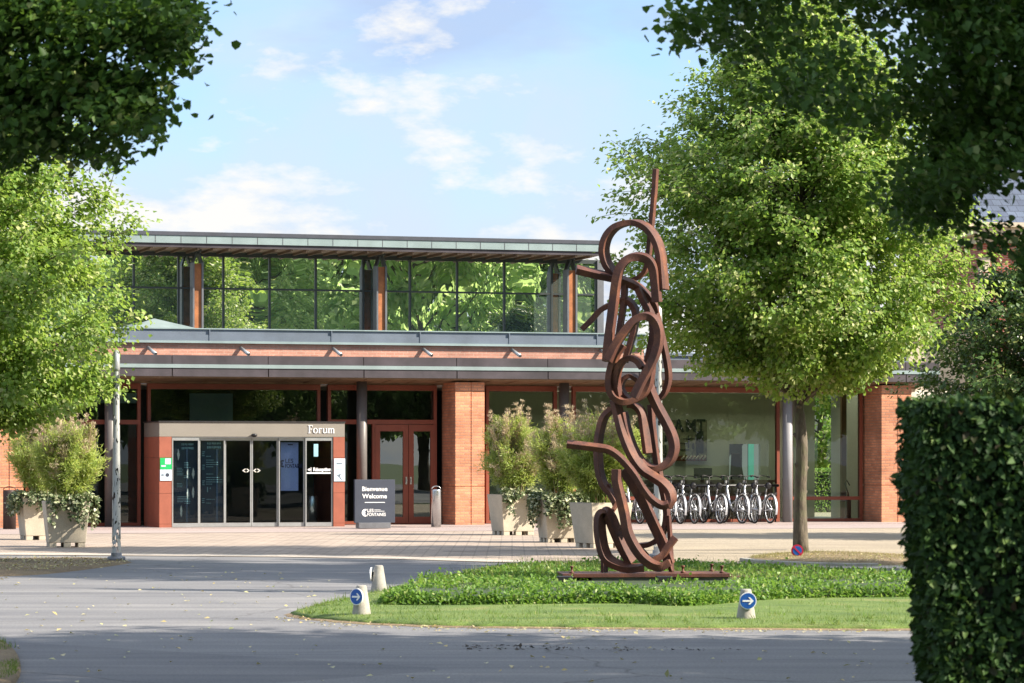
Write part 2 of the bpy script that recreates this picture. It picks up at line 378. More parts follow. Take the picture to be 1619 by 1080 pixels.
M['kerbconc'] = ground_mat('edge_concrete', [(.35, (.33, .29, .25)), (.65, (.42, .37, .31))], .6, 40)
M['earth'] = ground_mat('park_grass', [(.35, (.04, .07, .02)), (.65, (.08, .11, .03))], .2, 20)
M['lawn'] = ground_mat('lawn', [(.34, (.05, .09, .016)), (.46, (.085, .14, .022)), (.55, (.115, .165, .034)), (.66, (.20, .18, .07))], 1.3, 60, .95, .8, .02)
M['bedsoil'] = ground_mat('bed', [(.35, (.018, .035, .010)), (.65, (.035, .06, .016))], 2, 30)
M['littersoil'] = ground_mat('leaf_litter', [(.35, (.12, .085, .05)), (.65, (.22, .16, .085))], 1.2, 30, .95, .8, .02)

def lamp_mat():
    m, nt, out = new_mat('punched_lamp_skin'); v = coords(nt, 'Object', (9, 9, 2.6))
    n = N(nt, 'ShaderNodeTexNoise', Scale=2.3, Detail=1.5); n.inputs['Distortion'].default_value = 1.3; nt.links.new(v, n.inputs['Vector'])
    tc = nt.nodes.new('ShaderNodeTexCoord'); sp = nt.nodes.new('ShaderNodeSeparateXYZ'); nt.links.new(tc.outputs['Object'], sp.inputs[0])
    lo = nt.nodes.new('ShaderNodeMapRange'); lo.inputs['From Min'].default_value = .35; lo.inputs['From Max'].default_value = .75
    lo.inputs['To Min'].default_value = .50; lo.inputs['To Max'].default_value = .605; nt.links.new(sp.outputs[2], lo.inputs['Value'])
    g = N(nt, 'ShaderNodeMath', operation='GREATER_THAN'); nt.links.new(n.outputs['Fac'], g.inputs[0]); nt.links.new(lo.outputs[0], g.inputs[1])
    b = N(nt, 'ShaderNodeBsdfPrincipled', Roughness=.42, Metallic=.35); b.inputs['Base Color'].default_value = (.40, .41, .39, 1)
    t = nt.nodes.new('ShaderNodeBsdfTransparent')
    mx = nt.nodes.new('ShaderNodeMixShader'); nt.links.new(g.outputs[0], mx.inputs[0]); nt.links.new(b.outputs[0], mx.inputs[1]); nt.links.new(t.outputs[0], mx.inputs[2])
    nt.links.new(mx.outputs[0], out.inputs[0]); return m
M['lampskin'] = lamp_mat()
M['lampcore'] = std('lamp_core', (.05, .05, .04), .6, .2, 6)

# ------------------------------------------------------------------ foliage (numpy)
rng = np.random.default_rng(11)
def leaf_object(name, pos, d, nrm, length, width, mats, parent=None, shape='heart', fold=.18, mi=None):
    n = len(pos); pos = np.asarray(pos, float); d = np.asarray(d, float); nrm = np.asarray(nrm, float)
    d /= np.linalg.norm(d, axis=1, keepdims=True) + 1e-9
    nrm = nrm - d * (nrm * d).sum(1, keepdims=True); nrm /= np.linalg.norm(nrm, axis=1, keepdims=True) + 1e-9
    s = np.cross(d, nrm); L = np.asarray(length).reshape(-1, 1) * np.ones((n, 1)); W = np.asarray(width).reshape(-1, 1) * np.ones((n, 1))
    up = nrm * W * fold
    if shape == 'heart':
        V = np.stack([pos, pos + d * L * .18 - s * W * .5 + up, pos + d * L * .62 - s * W * .38 + up, pos + d * L,
                      pos + d * L * .62 + s * W * .38 + up, pos + d * L * .18 + s * W * .5 + up], 1)
        F = np.array([[0, 1, 2, 3], [0, 3, 4, 5]])
    elif shape == 'blade':
        V = np.stack([pos - s * W * .5, pos + s * W * .5, pos + d * L + nrm * L * .25], 1); F = np.array([[0, 1, 2]])
    else:
        V = np.stack([pos, pos + d * L * .45 - s * W * .5 + up, pos + d * L, pos + d * L * .45 + s * W * .5 + up], 1)
        F = np.array([[0, 1, 2], [0, 2, 3]])
    k = V.shape[1]; fl = F.shape[1]
    faces = (F[None] + (np.arange(n) * k)[:, None, None]).reshape(-1, fl)
    me = bpy.data.meshes.new(name); me.vertices.add(n * k); me.vertices.foreach_set('co', V.reshape(-1).astype(np.float32))
    nf = len(faces); me.loops.add(nf * fl); me.loops.foreach_set('vertex_index', faces.reshape(-1).astype(np.int32))
    me.polygons.add(nf); me.polygons.foreach_set('loop_start', (np.arange(nf) * fl).astype(np.int32))
    for m in (mats if isinstance(mats, (list, tuple)) else [mats]): me.materials.append(m)
    if mi is not None: me.polygons.foreach_set('material_index', np.repeat(mi, len(F)).astype(np.int32))
    me.update(calc_edges=True); me.validate()
    o = bpy.data.objects.new(name, me); COL.objects.link(o); o.parent = parent
    return o
def rnd(n, s=1.0): return rng.normal(0, s, (n, 3))

def sprays(segs, per, size, sig, droop, outc, mats, parent, name='crown', shape='heart', wr=.85):
    """leaves along twig segments; segs (k,2,3)"""
    segs = np.asarray(segs, float); k = len(segs)
    idx = np.repeat(np.arange(k), per); n = len(idx); t = rng.random(n) ** .8
    p = segs[idx, 0] * (1 - t)[:, None] + segs[idx, 1] * t[:, None] + rnd(n, sig) * np.array([1, 1, .75])
    tw = segs[idx, 1] - segs[idx, 0]; tw /= np.linalg.norm(tw, axis=1, keepdims=True) + 1e-9
    out = p - np.asarray(outc); out /= np.linalg.norm(out, axis=1, keepdims=True) + 1e-9
    d = tw * .5 + out * .35 + rnd(n, .55) + np.array([0, 0, -droop])
    nr = np.array([0, 0, .75]) + out * .55 + rnd(n, .45)
    L = size * rng.uniform(.65, 1.25, n)
    return leaf_object(name, p, d, nr, L, L * wr, mats, parent, shape)

def lime_tree(name, label, base, height, cb, rad, trunk_r, nprim=60, ntwig=8, per=55, size=.09, mats=None, seed=1, group=None, rz=0, cat='tree', sig=.085, inner=.35, trunk_top=.9):
    global rng
    rng = np.random.default_rng(seed); rd = random.Random(seed)
    root = empty(name, base, rz, label, cat, group)
    tk = MB(); path = []; nseg = 9
    for i in range(nseg + 1):
        f = i / nseg; path.append(Vector((rd.uniform(-.06, .06) * min(1, f * 5), rd.uniform(-.06, .06) * min(1, f * 5), height * trunk_top * f)))
    rads = [trunk_r * (1.25 if i == 0 else (1 - .55 * (i / nseg)) if i / nseg < .4 else (1 - (i / nseg)) * 1.2 + .06) for i in range(nseg + 1)]
    rads = [max(.015, r) for r in rads]
    tk.tube(catmull(path, 4), [rads[min(int(i / 4), nseg)] * (1 - (i % 4) / 4) + rads[min(int(i / 4) + 1, nseg)] * ((i % 4) / 4) for i in range(nseg * 4 + 1)], 12)
    segs = []; ga = 2.39996
    for i in range(nprim):
        h = (i + .5) / nprim; h = h ** .9
        phi = i * ga + rd.uniform(-.35, .35)
        rr = rad(h) * rd.uniform(.80, 1.07)
        if rd.random() < inner: rr *= rd.uniform(.35, .8)
        ze = cb + (height - cb) * h
        end = Vector((math.cos(phi) * rr, math.sin(phi) * rr, ze + rd.uniform(-.15, .15)))
        z0 = max(cb * .82, min(height * trunk_top * .97, ze - rr * rd.uniform(.35, .75)))
        st = Vector((0, 0, z0)); mid = st.lerp(end, .5) + Vector((0, 0, rr * .10))
        br = catmull([st, mid, end], 5); ln = (end - st).length
        tk.tube(br, [max(.006, trunk_r * .22 * (1 - j / len(br)) ** 1.2 * min(1, ln / 2 + .3)) for j in range(len(br))], 5, cap=False)
        for j in range(ntwig):
            t = 1 - .72 * (j / ntwig) ** 1.3; k = min(len(br) - 1, int(t * (len(br) - 1))); a = br[k]
            dr = Vector((math.cos(phi), math.sin(phi), 0)); sd = Vector((-math.sin(phi), math.cos(phi), 0)) * rd.uniform(-1, 1)
            l = rd.uniform(.3, .62) * (.6 + .4 * min(1.4, ln / 2.5))
            b = a + (dr * rd.uniform(.1, .8) + sd + Vector((0, 0, rd.uniform(-.45, .5)))).normalized() * l
            segs.append((a, b))
            if j % 2 == 0 and ln > .5: tk.tube([a, a.lerp(b, .5) + Vector((0, 0, .02)), b], [.009, .006, .003], 4, cap=False)
    for i in range(7):   # pruned branch stubs and burrs
        z = cb * rd.uniform(.25, 1.0); an = rd.uniform(0, 6.28); q = Vector((math.cos(an), math.sin(an), 0)); r0 = trunk_r * .85; e = rd.uniform(.03, .05) * trunk_r / .125
        tk.tube([Vector((0, 0, z)) + q * r0 * .5, Vector((0, 0, z + .02)) + q * r0, Vector((0, 0, z + .04)) + q * (r0 + e)], [e * 1.9, e * 1.3, e * .6], 7)
    tk.build('trunk', M['bark'], root)
    sprays([(tuple(a), tuple(b)) for a, b in segs], per, size, sig, .55, (0, 0, cb + (height - cb) * .35), mats, root, shape='diamond')
    return root

# ------------------------------------------------------------------ ground and roads
def sheet(name, pts, z, mat, kind='structure'):
    mb = MB(); mb.poly([(p[0], p[1], z) for p in pts]); return tag(mb.build(name, mat), kind=kind)
sheet('ground', [(-900, -500), (900, -500), (900, 1500), (-900, 1500)], -.02, M['earth'])
edge = [(-1400, 872), (-300, 876), (0, 878), (250, 879.5), (440, 881), (620, 884.5), (800, 890), (950, 894.5), (1100, 898), (1250, 899.5), (1420, 900), (2400, 902)]
eg = [G(u, v) for u, v in edge]
sheet('road', [(-45, -30), (60, -30), (60, eg[-1].y)] + [tuple(p[:2]) for p in reversed(eg)] + [(-45, eg[0].y)], 0, M['asphalt'])
split = G(1045, 870)
back = 84.0
# paved forecourt, with a gravel part to the right of the sculpture
pe = [p for p in eg if p.x <= G(1045, 896.5).x]; ge = [p for p in eg if p.x > G(1045, 896.5).x]
j0 = G(1045, 896.5); j1 = Vector((G(1045, 872).x + .2, back, 0))
sheet('paving', [tuple(p[:2]) for p in pe] + [j0[:2], (j1.x, back), (-40, back), (-40, pe[0].y)], .004, M['pavers'])
sheet('gravel_court', [j0[:2]] + [tuple(p[:2]) for p in ge] + [(60, back + 30), (j1.x, back + 30)], .004, M['gravel'])
strip = MB()
for a, b in zip(eg[:-1], eg[1:]):
    w = 1.1
    strip.quad((a.x, a.y + .02, .010), (b.x, b.y + .02, .010), (b.x, b.y + w, .010), (a.x, a.y + w, .010))
tag(strip.build('edge_strip', M['kerbconc']), kind='structure')
seam = MB(); a, b = G(700, 872.5), G(1245, 870.3)
seam.quad((a.x, a.y, .014), (b.x, b.y, .014), (b.x, b.y + .13, .014), (a.x, a.y + .13, .014))
tag(seam.build('drain_channel', M['darkmetal']), kind='structure')

# ------------------------------------------------------------------ the building
TH = math.atan(.31); TX = Vector((math.cos(TH), math.sin(TH), 0)); TB = Vector((-math.sin(TH), math.cos(TH), 0))
O = G(690, 830)
def S(u, d=0.0):
    a = (u - U0) / FPX; q = O + TB * d
    return (a * q.y - q.x) / (TX.x - a * TX.y)
def Yat(u, d=0.0): return (O + TB * d + TX * S(u, d)).y
def Z(v, u, d=0.0): return HC - (v - V0) / FPX * Yat(u, d)
def W(s, d, z=0.0):
    q = O + TX * s + TB * d; return Vector((q.x, q.y, z))
def at_gable(u, v):   # ground pixel -> building local (s, d)
    g = G(u, v) - O; return g.dot(TX), g.dot(TB)

B = empty('forum_building', O, TH, 'long low brick and glass conference building with a glazed upper storey and zinc eaves', 'building')
SL, SR = S(-320), S(1452)
ZT = 3.36                                   # top of ground floor glazing
# floor slab and apron
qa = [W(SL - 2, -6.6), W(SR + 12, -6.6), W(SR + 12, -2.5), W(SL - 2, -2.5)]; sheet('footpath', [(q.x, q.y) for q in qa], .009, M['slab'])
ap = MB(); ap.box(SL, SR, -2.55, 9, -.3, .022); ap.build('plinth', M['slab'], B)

def pier(u0, u1, dep, zt=3.42):
    s0, s1 = S(u0, -dep), S(u1, -dep); mb = MB(); w = s1 - s0; sm = s0 + w * .54
    for z0, z1 in ((.022, .93), (.945, 3.19), (3.205, zt)):
        mb.box(s0, sm - .012, -dep, .12, z0, z1); mb.box(sm + .012, s1, -dep, .12, z0, z1)
    mb.box(s0 + .015, s1 - .015, -dep + .02, .11, .022, zt - .01)
    mb.build('brick_pier', M['brick'], B)
DP = 1.05
pier(720, 766, DP); pier(-12, 37, DP); pier(1394, 1441, DP)

# canopy
DC = 1.25
cp = MB()
cp.hexa([(SL, -DC + .04, 3.47), (SR, -DC + .04, 3.47), (SR, .4, 3.385), (SL, .4, 3.385)], [(SL, -DC + .04, 3.9), (SR, -DC + .04, 3.9), (SR, .4, 3.98), (SL, .4, 3.98)])
cp.build('canopy_soffit', M['soffit'], B)
lines = MB()
for i in range(60):
    s = SL + i * .62
    if s < SR - .1: lines.hexa([(s, -DC + .05, 3.455), (s + .03, -DC + .05, 3.455), (s + .03, .38, 3.37), (s, .38, 3.37)], [(s, -DC + .05, 3.475), (s + .03, -DC + .05, 3.475), (s + .03, .38, 3.392), (s, .38, 3.392)])
lines.build('soffit_batten', M['soffit'], B)
zA, zB, zC, zD = Z(597.5, 600, -DC), Z(584.5, 600, -DC), Z(578.5, 600, -DC), Z(564.5, 600, -DC)
js = [S(u, -DC) for u in (-180, -30, 120, 272, 424, 575, 722, 866, 1010, 1152, 1293, 1432)]
fa = MB()
for a, b in zip([SL] + js, js + [SR]):
    if b - a < .05: continue
    fa.box(a + .012, b - .012, -DC - .03, -DC + .05, zA, zB); fa.box(a + .008, b - .008, -DC + .0, -DC + .06, zC, zD)
fa.build('canopy_fascia', M['zincdark'], B)
st = MB(); st.box(SL, SR, -DC - .05, -DC + .05, zB + .002, zC - .002); st.build('canopy_drip_strip', M['zincpale'], B)
cr = MB(); cr.box(SL, SR, -DC + .06, .3, zD - .06, zD - .02); cr.build('canopy_roof', M['zinc'], B)

mb = MB(); mb.box(SL, SR, .0, .14, ZT + .002, 3.5); mb.build('lintel', M['soffit'], B)
# brick parapet and its zinc coping
sPl, sPr = S(-300, .3), S(1018, .3)
pb = MB(); pb.box(sPl, sPr, .3, .55, 3.9, Z(545.5, 600, .3)); pb.build('parapet_wall', M['brickpink'], B)
zc = MB(); z0 = Z(545.5, 600, .2); z3 = Z(523, 600, .2)
zc.box(sPl, sPr + .03, .20, .6, z0, z0 + .055, 1)
h = (z3 - z0 - .055) / 2
zc.box(sPl, sPr + .03, .235, .6, z0 + .055, z0 + .055 + h, 0); zc.box(sPl, sPr + .03, .265, .6, z0 + .055 + h, z3 - .015, 0)
zc.box(sPl, sPr + .04, .225, .62, z3 - .015, z3 + .012, 1)
for u in (135, 332, 525, 665, 806, 945):
    s = S(u, .2); zc.box(s - .012, s + .012, .222, .3, z0 + .05, z3 - .017, 0)
zc.build('parapet_coping', [M['zinc'], M['zincpale']], B)
fr = MB(); fr.box(SL, SR, .55, 9, 4.15, 4.22); fr.build('flat_roof', M['zinc'], B)
for i, u in enumerate((238, 385, 531, 674, 814, 955)):
    s = S(u, .1); v = 551 + i * .9; z = Z(v, u, .1); mb = MB()
    a = Vector((s - .03, .27, z + .03)); b = Vector((s + .10, -.02, z - .13))
    mb.tube([a, a.lerp(b, .5), b], .042, 10); mb.tube([b, b + (b - a).normalized() * .012], .036, 10, 1)
    mb.tube([Vector((s - .03, .31, z + .04)), a], .02, 6); mb.build('spotlight', [M['alu'], M['black']], B)

# ground-floor frames and glass
def frame_v(mb, u0, u1, z0, z1, d0=-.04, d1=.10): mb.box(S(u0), S(u1), d0, d1, z0, z1)
zt0 = 3.26
bays = [(-250, -22, 'l'), (40, 222, 'l'), (233, 506, 'c'), (518, 690, 'd'), (768, 880, 'r'), (905, 1232, 'r'), (1248, 1363, 'r')]
def bay(u0, u1, kind):
    s0, s1 = S(u0), S(u1); mb = MB(); t = .075
    mb.box(s0, s0 + t, -.04, .10, .03, ZT); mb.box(s1 - t, s1, -.04, .10, .03, ZT)
    mb.box(s0 + t, s1 - t, -.04, .10, zt0 - .03, ZT); mb.box(s0 + t, s1 - t, -.04, .10, .03, .10)
    zr = []
    if kind == 'r': zr = [(Z(790.5, (u0 + u1) / 2), Z(785, (u0 + u1) / 2))]
    if kind in 'ld': zr = [(Z(671, u1), Z(664, u1))]
    if kind == 'c': zr = [(2.36, 2.45)]
    for a, b in zr: mb.box(s0 + t, s1 - t, -.036, .096, a, b)
    if kind == 'l':
        for f in (.5,): x = s0 + (s1 - s0) * f; mb.box(x - .05, x + .05, -.034, .094, .10, zr[0][0])
    fo = mb.build('window_frame', M['frame'], B)
    zs = [.10] + [x for ab in zr for x in ab] + [zt0 - .03]
    for i in range(0, len(zs), 2):
        if kind == 'd' and i == 0: continue
        if kind == 'c' and i == 0: continue
        g = MB(); g.quad((s0 + t, .03, zs[i]), (s1 - t, .03, zs[i]), (s1 - t, .03, zs[i + 1]), (s0 + t, .03, zs[i + 1])); g.build('pane', M['glass'], fo)
    return fo, s0 + t, s1 - t, zr
for b in bays:
    res = bay(*b)
    if b[2] == 'd': dbay = res
# side window strips of the door bay and the double door
fo, s0, s1, zr = dbay; zdt = zr[0][0]
dl, dm, drr = S(592), S(645), S(689)
mb = MB(); mb.quad((s0, .03, .10), (dl - .02, .03, .10), (dl - .02, .03, zdt), (s0, .03, zdt)); mb.build('pane', M['glass'], fo)
mb = MB(); mb.box(dl - .06, dl, -.045, .10, .10, zdt); mb.build('door_post', M['frame'], fo)
for a, b, hx in ((dl + .004, dm - .006, 1), (dm + .006, drr - .02, -1)):
    mb = MB(); t = .125
    mb.box(a, a + t, -.05, .01, .045, zdt - .01); mb.box(b - t, b, -.05, .01, .045, zdt - .01)
    mb.box(a + t, b - t, -.05, .01, zdt - .17, zdt - .01); mb.box(a + t, b - t, -.05, .01, .045, .20)
    dr = mb.build('door_leaf', M['frame'], B)
    g = MB(); g.quad((a + t, -.02, .20), (b - t, -.02, .20), (b - t, -.02, zdt - .17), (a + t, -.02, zdt - .17)); g.build('door_pane', M['leafglass'], dr)
    hd = MB(); x = b - .05 if hx > 0 else a + .05
    hd.box(x - .012, x + .012, -.10, -.05, 1.02, 1.12); hd.box(x - .02, x + .02, -.058, -.05, .98, 1.16); hd.build('door_handle', M['steel'], dr)

# round columns
for u in (174, 572, 892, 1245):
    s = S(u, -.42); mb = MB(); mb.lathe([(.125, .022), (.125, 3.44)], 24, (s, -.42)); mb.build('round_column', M['column'] if u < 1200 else M['columnlight'], B)

# entrance porch
DE = 1.95
e0, e1 = S(252, -DE), S(545, -DE); ez = Z(668, 400, -DE); eh = Z(690.5, 400, -DE)
c0, c1 = S(272, -DE), S(526.5, -DE)
mb = MB()
mb.box(e0, e1, -DE, -.06, eh, ez, 0)
mb.box(e0 - .02, e1 + .02, -DE - .02, -.05, ez, ez + .03, 2)
for a, b in ((e0, c0 - .01), (c1 + .01, e1)):
    for z0, z1 in ((.022, .10), (.105, .80), (.806, 1.62), (1.626, eh - .004)):
        mb.box(a, b, -DE, -.06, z0, z1, 1)
    mb.box(a + .01, b - .01, -DE + .012, -.07, .022, eh - .01, 2)
pr = mb.build('entrance_porch', [M['taupe'], M['redpanel'], M['darkmetal']], B)
mb = MB(); sx = S(401, -DE); mb.lathe([(.02, .05), (.055, .045), (.075, .02), (.06, -.01), (.03, -.03), (.0, -.035)], 16, (sx, -DE - .06), z0=eh + .02); mb.build('door_sensor', M['black'], pr)
ub = [272, 315.5, 357, 399.5, 441.5, 483, 526.5]
for i in range(6):
    a, b = S(ub[i], -DE), S(ub[i + 1], -DE); off = -DE + (.02 if i in (0, 5) else .07 if i in (1, 4) else .12)
    mb = MB(); t = .032; zt = eh - .03
    mb.box(a + .004, a + t, off, off + .045, .03, zt); mb.box(b - t, b - .004, off, off + .045, .03, zt)
    mb.box(a + t, b - t, off, off + .045, zt - .06, zt); mb.box(a + t, b - t, off, off + .045, .03, .12)
    d = mb.build('sliding_door' if 1 < i < 4 else 'door_sidelight', M['alu'], pr)
    g = MB(); g.quad((a + t, off + .02, .12), (b - t, off + .02, .12), (b - t, off + .02, zt - .06), (a + t, off + .02, zt - .06))
    g.build('porch_pane', M['doorglass'], pr)
mb = MB(); mb.box(c0, c1, -DE + .02, -DE + .2, eh - .03, eh); mb.build('door_track', M['alu'], pr)

# serif lettering of the porch, drawn stroke by stroke
def forum_letters():
    mb = MB(); x = 0; y = .0; e = .012
    def rect(x0, x1, z0, z1): mb.box(x0, x1, -e, 0, z0, z1)
    def ring(cx, cz, rx, rz, tx, tz, a0=0, a1=360, n=26):
        pts = []
        for k in range(n + 1):
            a = R(a0 + (a1 - a0) * k / n); pts.append(((cx + rx * math.cos(a), cz + rz * math.sin(a)), (cx + (rx - tx) * math.cos(a), cz + (rz - tz) * math.sin(a))))
        for (o1, i1), (o2, i2) in zip(pts[:-1], pts[1:]):
            mb.hexa([(o1[0], -e, o1[1]), (o2[0], -e, o2[1]), (o2[0], 0, o2[1]), (o1[0], 0, o1[1])], [(i1[0], -e, i1[1]), (i2[0], -e, i2[1]), (i2[0], 0, i2[1]), (i1[0], 0, i1[1])])
    H, xh = .185, .118
    rect(.018, .044, .008, H - .008); rect(0, .062, 0, .009); rect(0, .105, H - .010, H); rect(.096, .105, H - .042, H - .01); rect(.044, .082, .092, .102); rect(.074, .082, .075, .119)
    ring(.175, xh / 2, .056, xh / 2 + .003, .022, .010)
    rect(.256, .279, .008, xh); rect(.244, .295, 0, .008); rect(.246, .262, xh - .008, xh); ring(.300, xh - .032, .030, .034, .018, .012, 20, 170)
    x = .345; rect(x + .010, x + .032, .026, xh); rect(x, x + .014, xh - .008, xh); ring(x + .048, .036, .038, .038, .021, .013, 180, 330); rect(x + .082, x + .104, .006, xh); rect(x + .070, x + .086, xh - .008, xh); rect(x + .1, x + .116, 0, .008)
    x = .472; rect(x + .010, x + .032, .008, xh); rect(x, x + .044, 0, .008); rect(x, x + .014, xh - .008, xh)
    ring(x + .052, xh - .042, .038, .042, .021, .013, 0, 150); rect(x + .069, x + .090, .008, xh - .04); rect(x + .058, x + .102, 0, .008)
    ring(x + .110, xh - .042, .038, .042, .021, .013, 0, 150); rect(x + .127, x + .148, .008, xh - .04); rect(x + .116, x + .160, 0, .008)
    return mb
fl = forum_letters().build('letters', M['white'], pr)
fl.location = (S(487, -DE), -DE - .002, Z(685, 505, -DE)); fl.scale = (1.0, 1, .98)

# notices fixed to the porch cheeks
def panel(name, u0, u1, v0, v1, d, mat, parent, thick=.012):
    mb = MB(); mb.box(S(u0, d), S(u1, d), d - thick, d, Z(v1, (u0 + u1) / 2, d), Z(v0, (u0 + u1) / 2, d)); return mb.build(name, mat, parent)
def bplane(name, label, cat, group=None): return empty(name, O, TH, label, cat, group)
D1 = -DE - .004
n1 = bplane('notice_board', 'green and white notice pair on the left red cheek of the porch', 'notice')
panel('green_notice', 253, 271.5, 724, 742, D1, M['green'], n1); panel('white_notice', 253, 271.5, 742.5, 760, D1, M['paleblue'], n1)
panel('printed_square', 261, 270, 725, 734, D1 - .013, M['paleblue'], n1, .002); panel('printed_line', 255, 262, 735.5, 738, D1 - .013, M['paleblue'], n1, .002)
mb = MB(); s = S(264.5, D1); mb.lathe([(.0, 0), (.045, 0)], 16, (0, 0), cap=False)
mb2 = MB(); mb2.prism([(s + .045 * math.cos(a), D1 - .014, Z(751, 264, D1) + .045 * math.sin(a)) for a in [2 * math.pi * i / 16 for i in range(16)]], (0, .002, 0)); mb2.build('printed_emblem', M['navy'], n1)
panel('printed_line', 255, 259, 750, 752, D1 - .013, M['navy'], n1, .002)
n2 = bplane('notice_plate', 'pale blue notice with a plant drawing on the right red cheek of the porch', 'notice')
panel('notice_sheet', 528, 545.5, 725, 761, D1, M['paleblue'], n2)
panel('printed_line', 532, 541, 732.5, 734, D1 - .013, M['navy'], n2, .002); panel('printed_line', 531, 542.5, 742, 742.8, D1 - .013, M['postercy'], n2, .002)
mb = MB(); s = S(536, D1); zz = Z(755, 536, D1)
mb.tube([(s + .06, D1 - .013, zz - .05), (s + .01, D1 - .014, zz + .02), (s, D1 - .014, zz + .10)], .006, 5); mb.tube([(s + .01, D1 - .014, zz + .02), (s - .04, D1 - .014, zz + .06)], .007, 5); mb.tube([(s + .01, D1 - .014, zz + .04), (s + .05, D1 - .014, zz + .09)], .007, 5)
mb.build('printed_plant', M['navy'], n2)

# graphics behind the porch glass
DG = -DE + .22
def poster(u0, u1, label, seed):
    rd = random.Random(seed); p = bplane('glass_poster', label, 'poster'); panel('poster_sheet', u0, u1, 696, 826, DG, M['posternavy'], p)
    t = MB(); w = u1 - u0
    def bar(u, v, uw, vh, mi):
        d = DG - .013; t.box(S(u, d), S(u + uw, d), d - .003, d, Z(v + vh, u, d), Z(v, u, d), mi)
    for k in range(2):
        x = u0 + w * .32
        for j in range(8): bar(x + j * 2.4, 701 + k * 6, rd.uniform(1.2, 2), rd.uniform(2.5, 3.8), 0)
    for cx, cv, n in ((.12, 740, 5), (.42, 731, 4), (.40, 752, 2), (.12, 764, 3), (.42, 785, 5), (.14, 785, 4)):
        for j in range(n): bar(u0 + w * cx, cv + j * 2.6, w * rd.uniform(.18, .28), .9, 0)
    pp = t.build('lettering', [M['postercy'], M['posterpale']], p)
    for k in range(6):
        f = MB()
        cu, cv = u0 + w * rd.choice([.18, .58, .8, .3]), rd.uniform(705, 800); d = DG - .013; n = 9
        pts = [(S(cu + math.sin(i / n * 3.14) * rd.uniform(1.2, 2.4) * (1 if s else -1), d), d, Z(cv + i * 2.1, cu, d)) for s, rg in ((1, range(n + 1)), (0, range(n - 1, 0, -1))) for i in rg]
        f.prism(pts, (0, -.003, 0)); f.build('printed_feather', M['posterpale'], p)
    return p
poster(275, 313, 'dark navy poster with pale feathers behind the leftmost porch pane', 3)
p2 = bplane('glass_poster', 'dark navy poster with lists of text behind the second porch pane', 'poster')
panel('poster_sheet', 318, 354.5, 696, 826, DG, M['posternavy'], p2); t = MB(); rd = random.Random(9); d = DG - .013
def tbar(u, v, uw, vh, mi=0): t.box(S(u, d), S(u + uw, d), d - .003, d, Z(v + vh, u, d), Z(v, u, d), mi)
for k in range(2):
    for j in range(9): tbar(327.5 + j * 2.5, 699.5 + k * 6, rd.uniform(1.3, 2.1), rd.uniform(2.6, 3.8))
for v, n in ((721, .25), (727, .5), (730.5, .7), (734, .78), (737.5, .4), (749, .4), (754.5, .85), (758, 1), (761.5, 1), (765, .4), (789, .5), (795, .3)):
    x = 326.0
    while x < 326 + 24 * n: l = rd.uniform(1, 3.4); tbar(x, v, l, 1.0); x += l + .5
for v, l in ((770, 8), (771, 2)): tbar(326 + rd.uniform(0, 6), v, 1.4, l)
for v in (714, 735, 760, 788): tbar(319.5, v, 4.5, 1); tbar(319.5, v + 3, 3.5, 1); tbar(319.5, v + 6, 4, 1)
t.build('lettering', [M['postercy']], p2)

# blue hanging banner, reception sign inside the porch
bn = bplane('banner', 'periwinkle blue banner hanging behind the fifth porch pane', 'banner'); DB = -DE + .35
panel('banner_cloth', 443.5, 471.5, 699.5, 776, DB, M['periwinkle'], bn)
text_mesh('lettering', 'LES', .135, M['bannerdark'], bn, (S(450.5, DB), DB - .016, Z(729, 455, DB)), ax='LEFT', bold=.001)
text_mesh('lettering', 'FONTAINES', .135, M['bannerdark'], bn, (S(450.5, DB), DB - .016, Z(737, 455, DB)), ax='LEFT', sx=.62, bold=.003)
def crescent(s, z, r, d, ext=.004):
    mb = MB(); n = 14
    for a0, a1, ro, ri in ((70, 290, 1, .55), (110, 180, .5, .0), (180, 250, .5, 0)):
        for k in range(n):
            b0, b1 = R(a0 + (a1 - a0) * k / n), R(a0 + (a1 - a0) * (k + 1) / n)
            q = [(s + r * f * math.cos(b), d, z + r * f * math.sin(b)) for f, b in ((ro, b0), (ro, b1), (max(ri, .02), b1), (max(ri, .02), b0))]
            mb.prism(q, (0, -ext, 0))
    return mb
crescent(S(447, DB), Z(733, 447, DB), .085, DB - .013).build('printed_emblem', M['bannerdark'], bn)
panel('printed_line', 455, 463, 702, 704, DB - .013, M['bannerdark'], bn, .002)
rs = bplane('reception_sign', 'white reception lettering with an arrow and underline on the rightmost porch pane', 'sign'); DR = -DE + .03
text_mesh('letters', 'R\u00e9ception', .115, M['white'], rs, (S(495, DR), DR - .002, Z(742.5, 505, DR)), ax='LEFT', sx=.92, bold=.004)
panel('underline_bar', 484, 523, 747, 749, DR, M['white'], rs, .006); panel('vertical_bar', 491.2, 492.2, 739, 746.5, DR, M['white'], rs, .004)
mb = MB(); s, z = S(486, DR), Z(742.6, 488, DR); mb.prism([(s, DR - .002, z), (s + .05, DR - .002, z - .035), (s + .05, DR - .002, z + .035)], (0, -.004, 0)); mb.box(s + .05, s + .07, DR - .006, DR - .002, z - .012, z + .012); mb.build('arrow', M['white'], rs)
panel('small_print', 496, 503, 702, 722, DR, M['postercy'], rs, .003)
# opening arrows on the sliding doors
d = -DE + .135
for cu in (389, 406):
    ar = MB()
    for sg in (-1, 1):
        s, z = S(cu, d) + sg * .015, Z(744, cu, d)
        o = [(s, d, z + .05), (s + sg * .075, d, z), (s, d, z - .05)]; i = [(s, d, z + .025), (s + sg * .04, d, z), (s, d, z - .025)]
        for k in range(2):
            ar.prism([o[k], o[k + 1], i[k + 1], i[k]], (0, -.004, 0))
    ar.build('door_marking', M['offwhite'], pr)
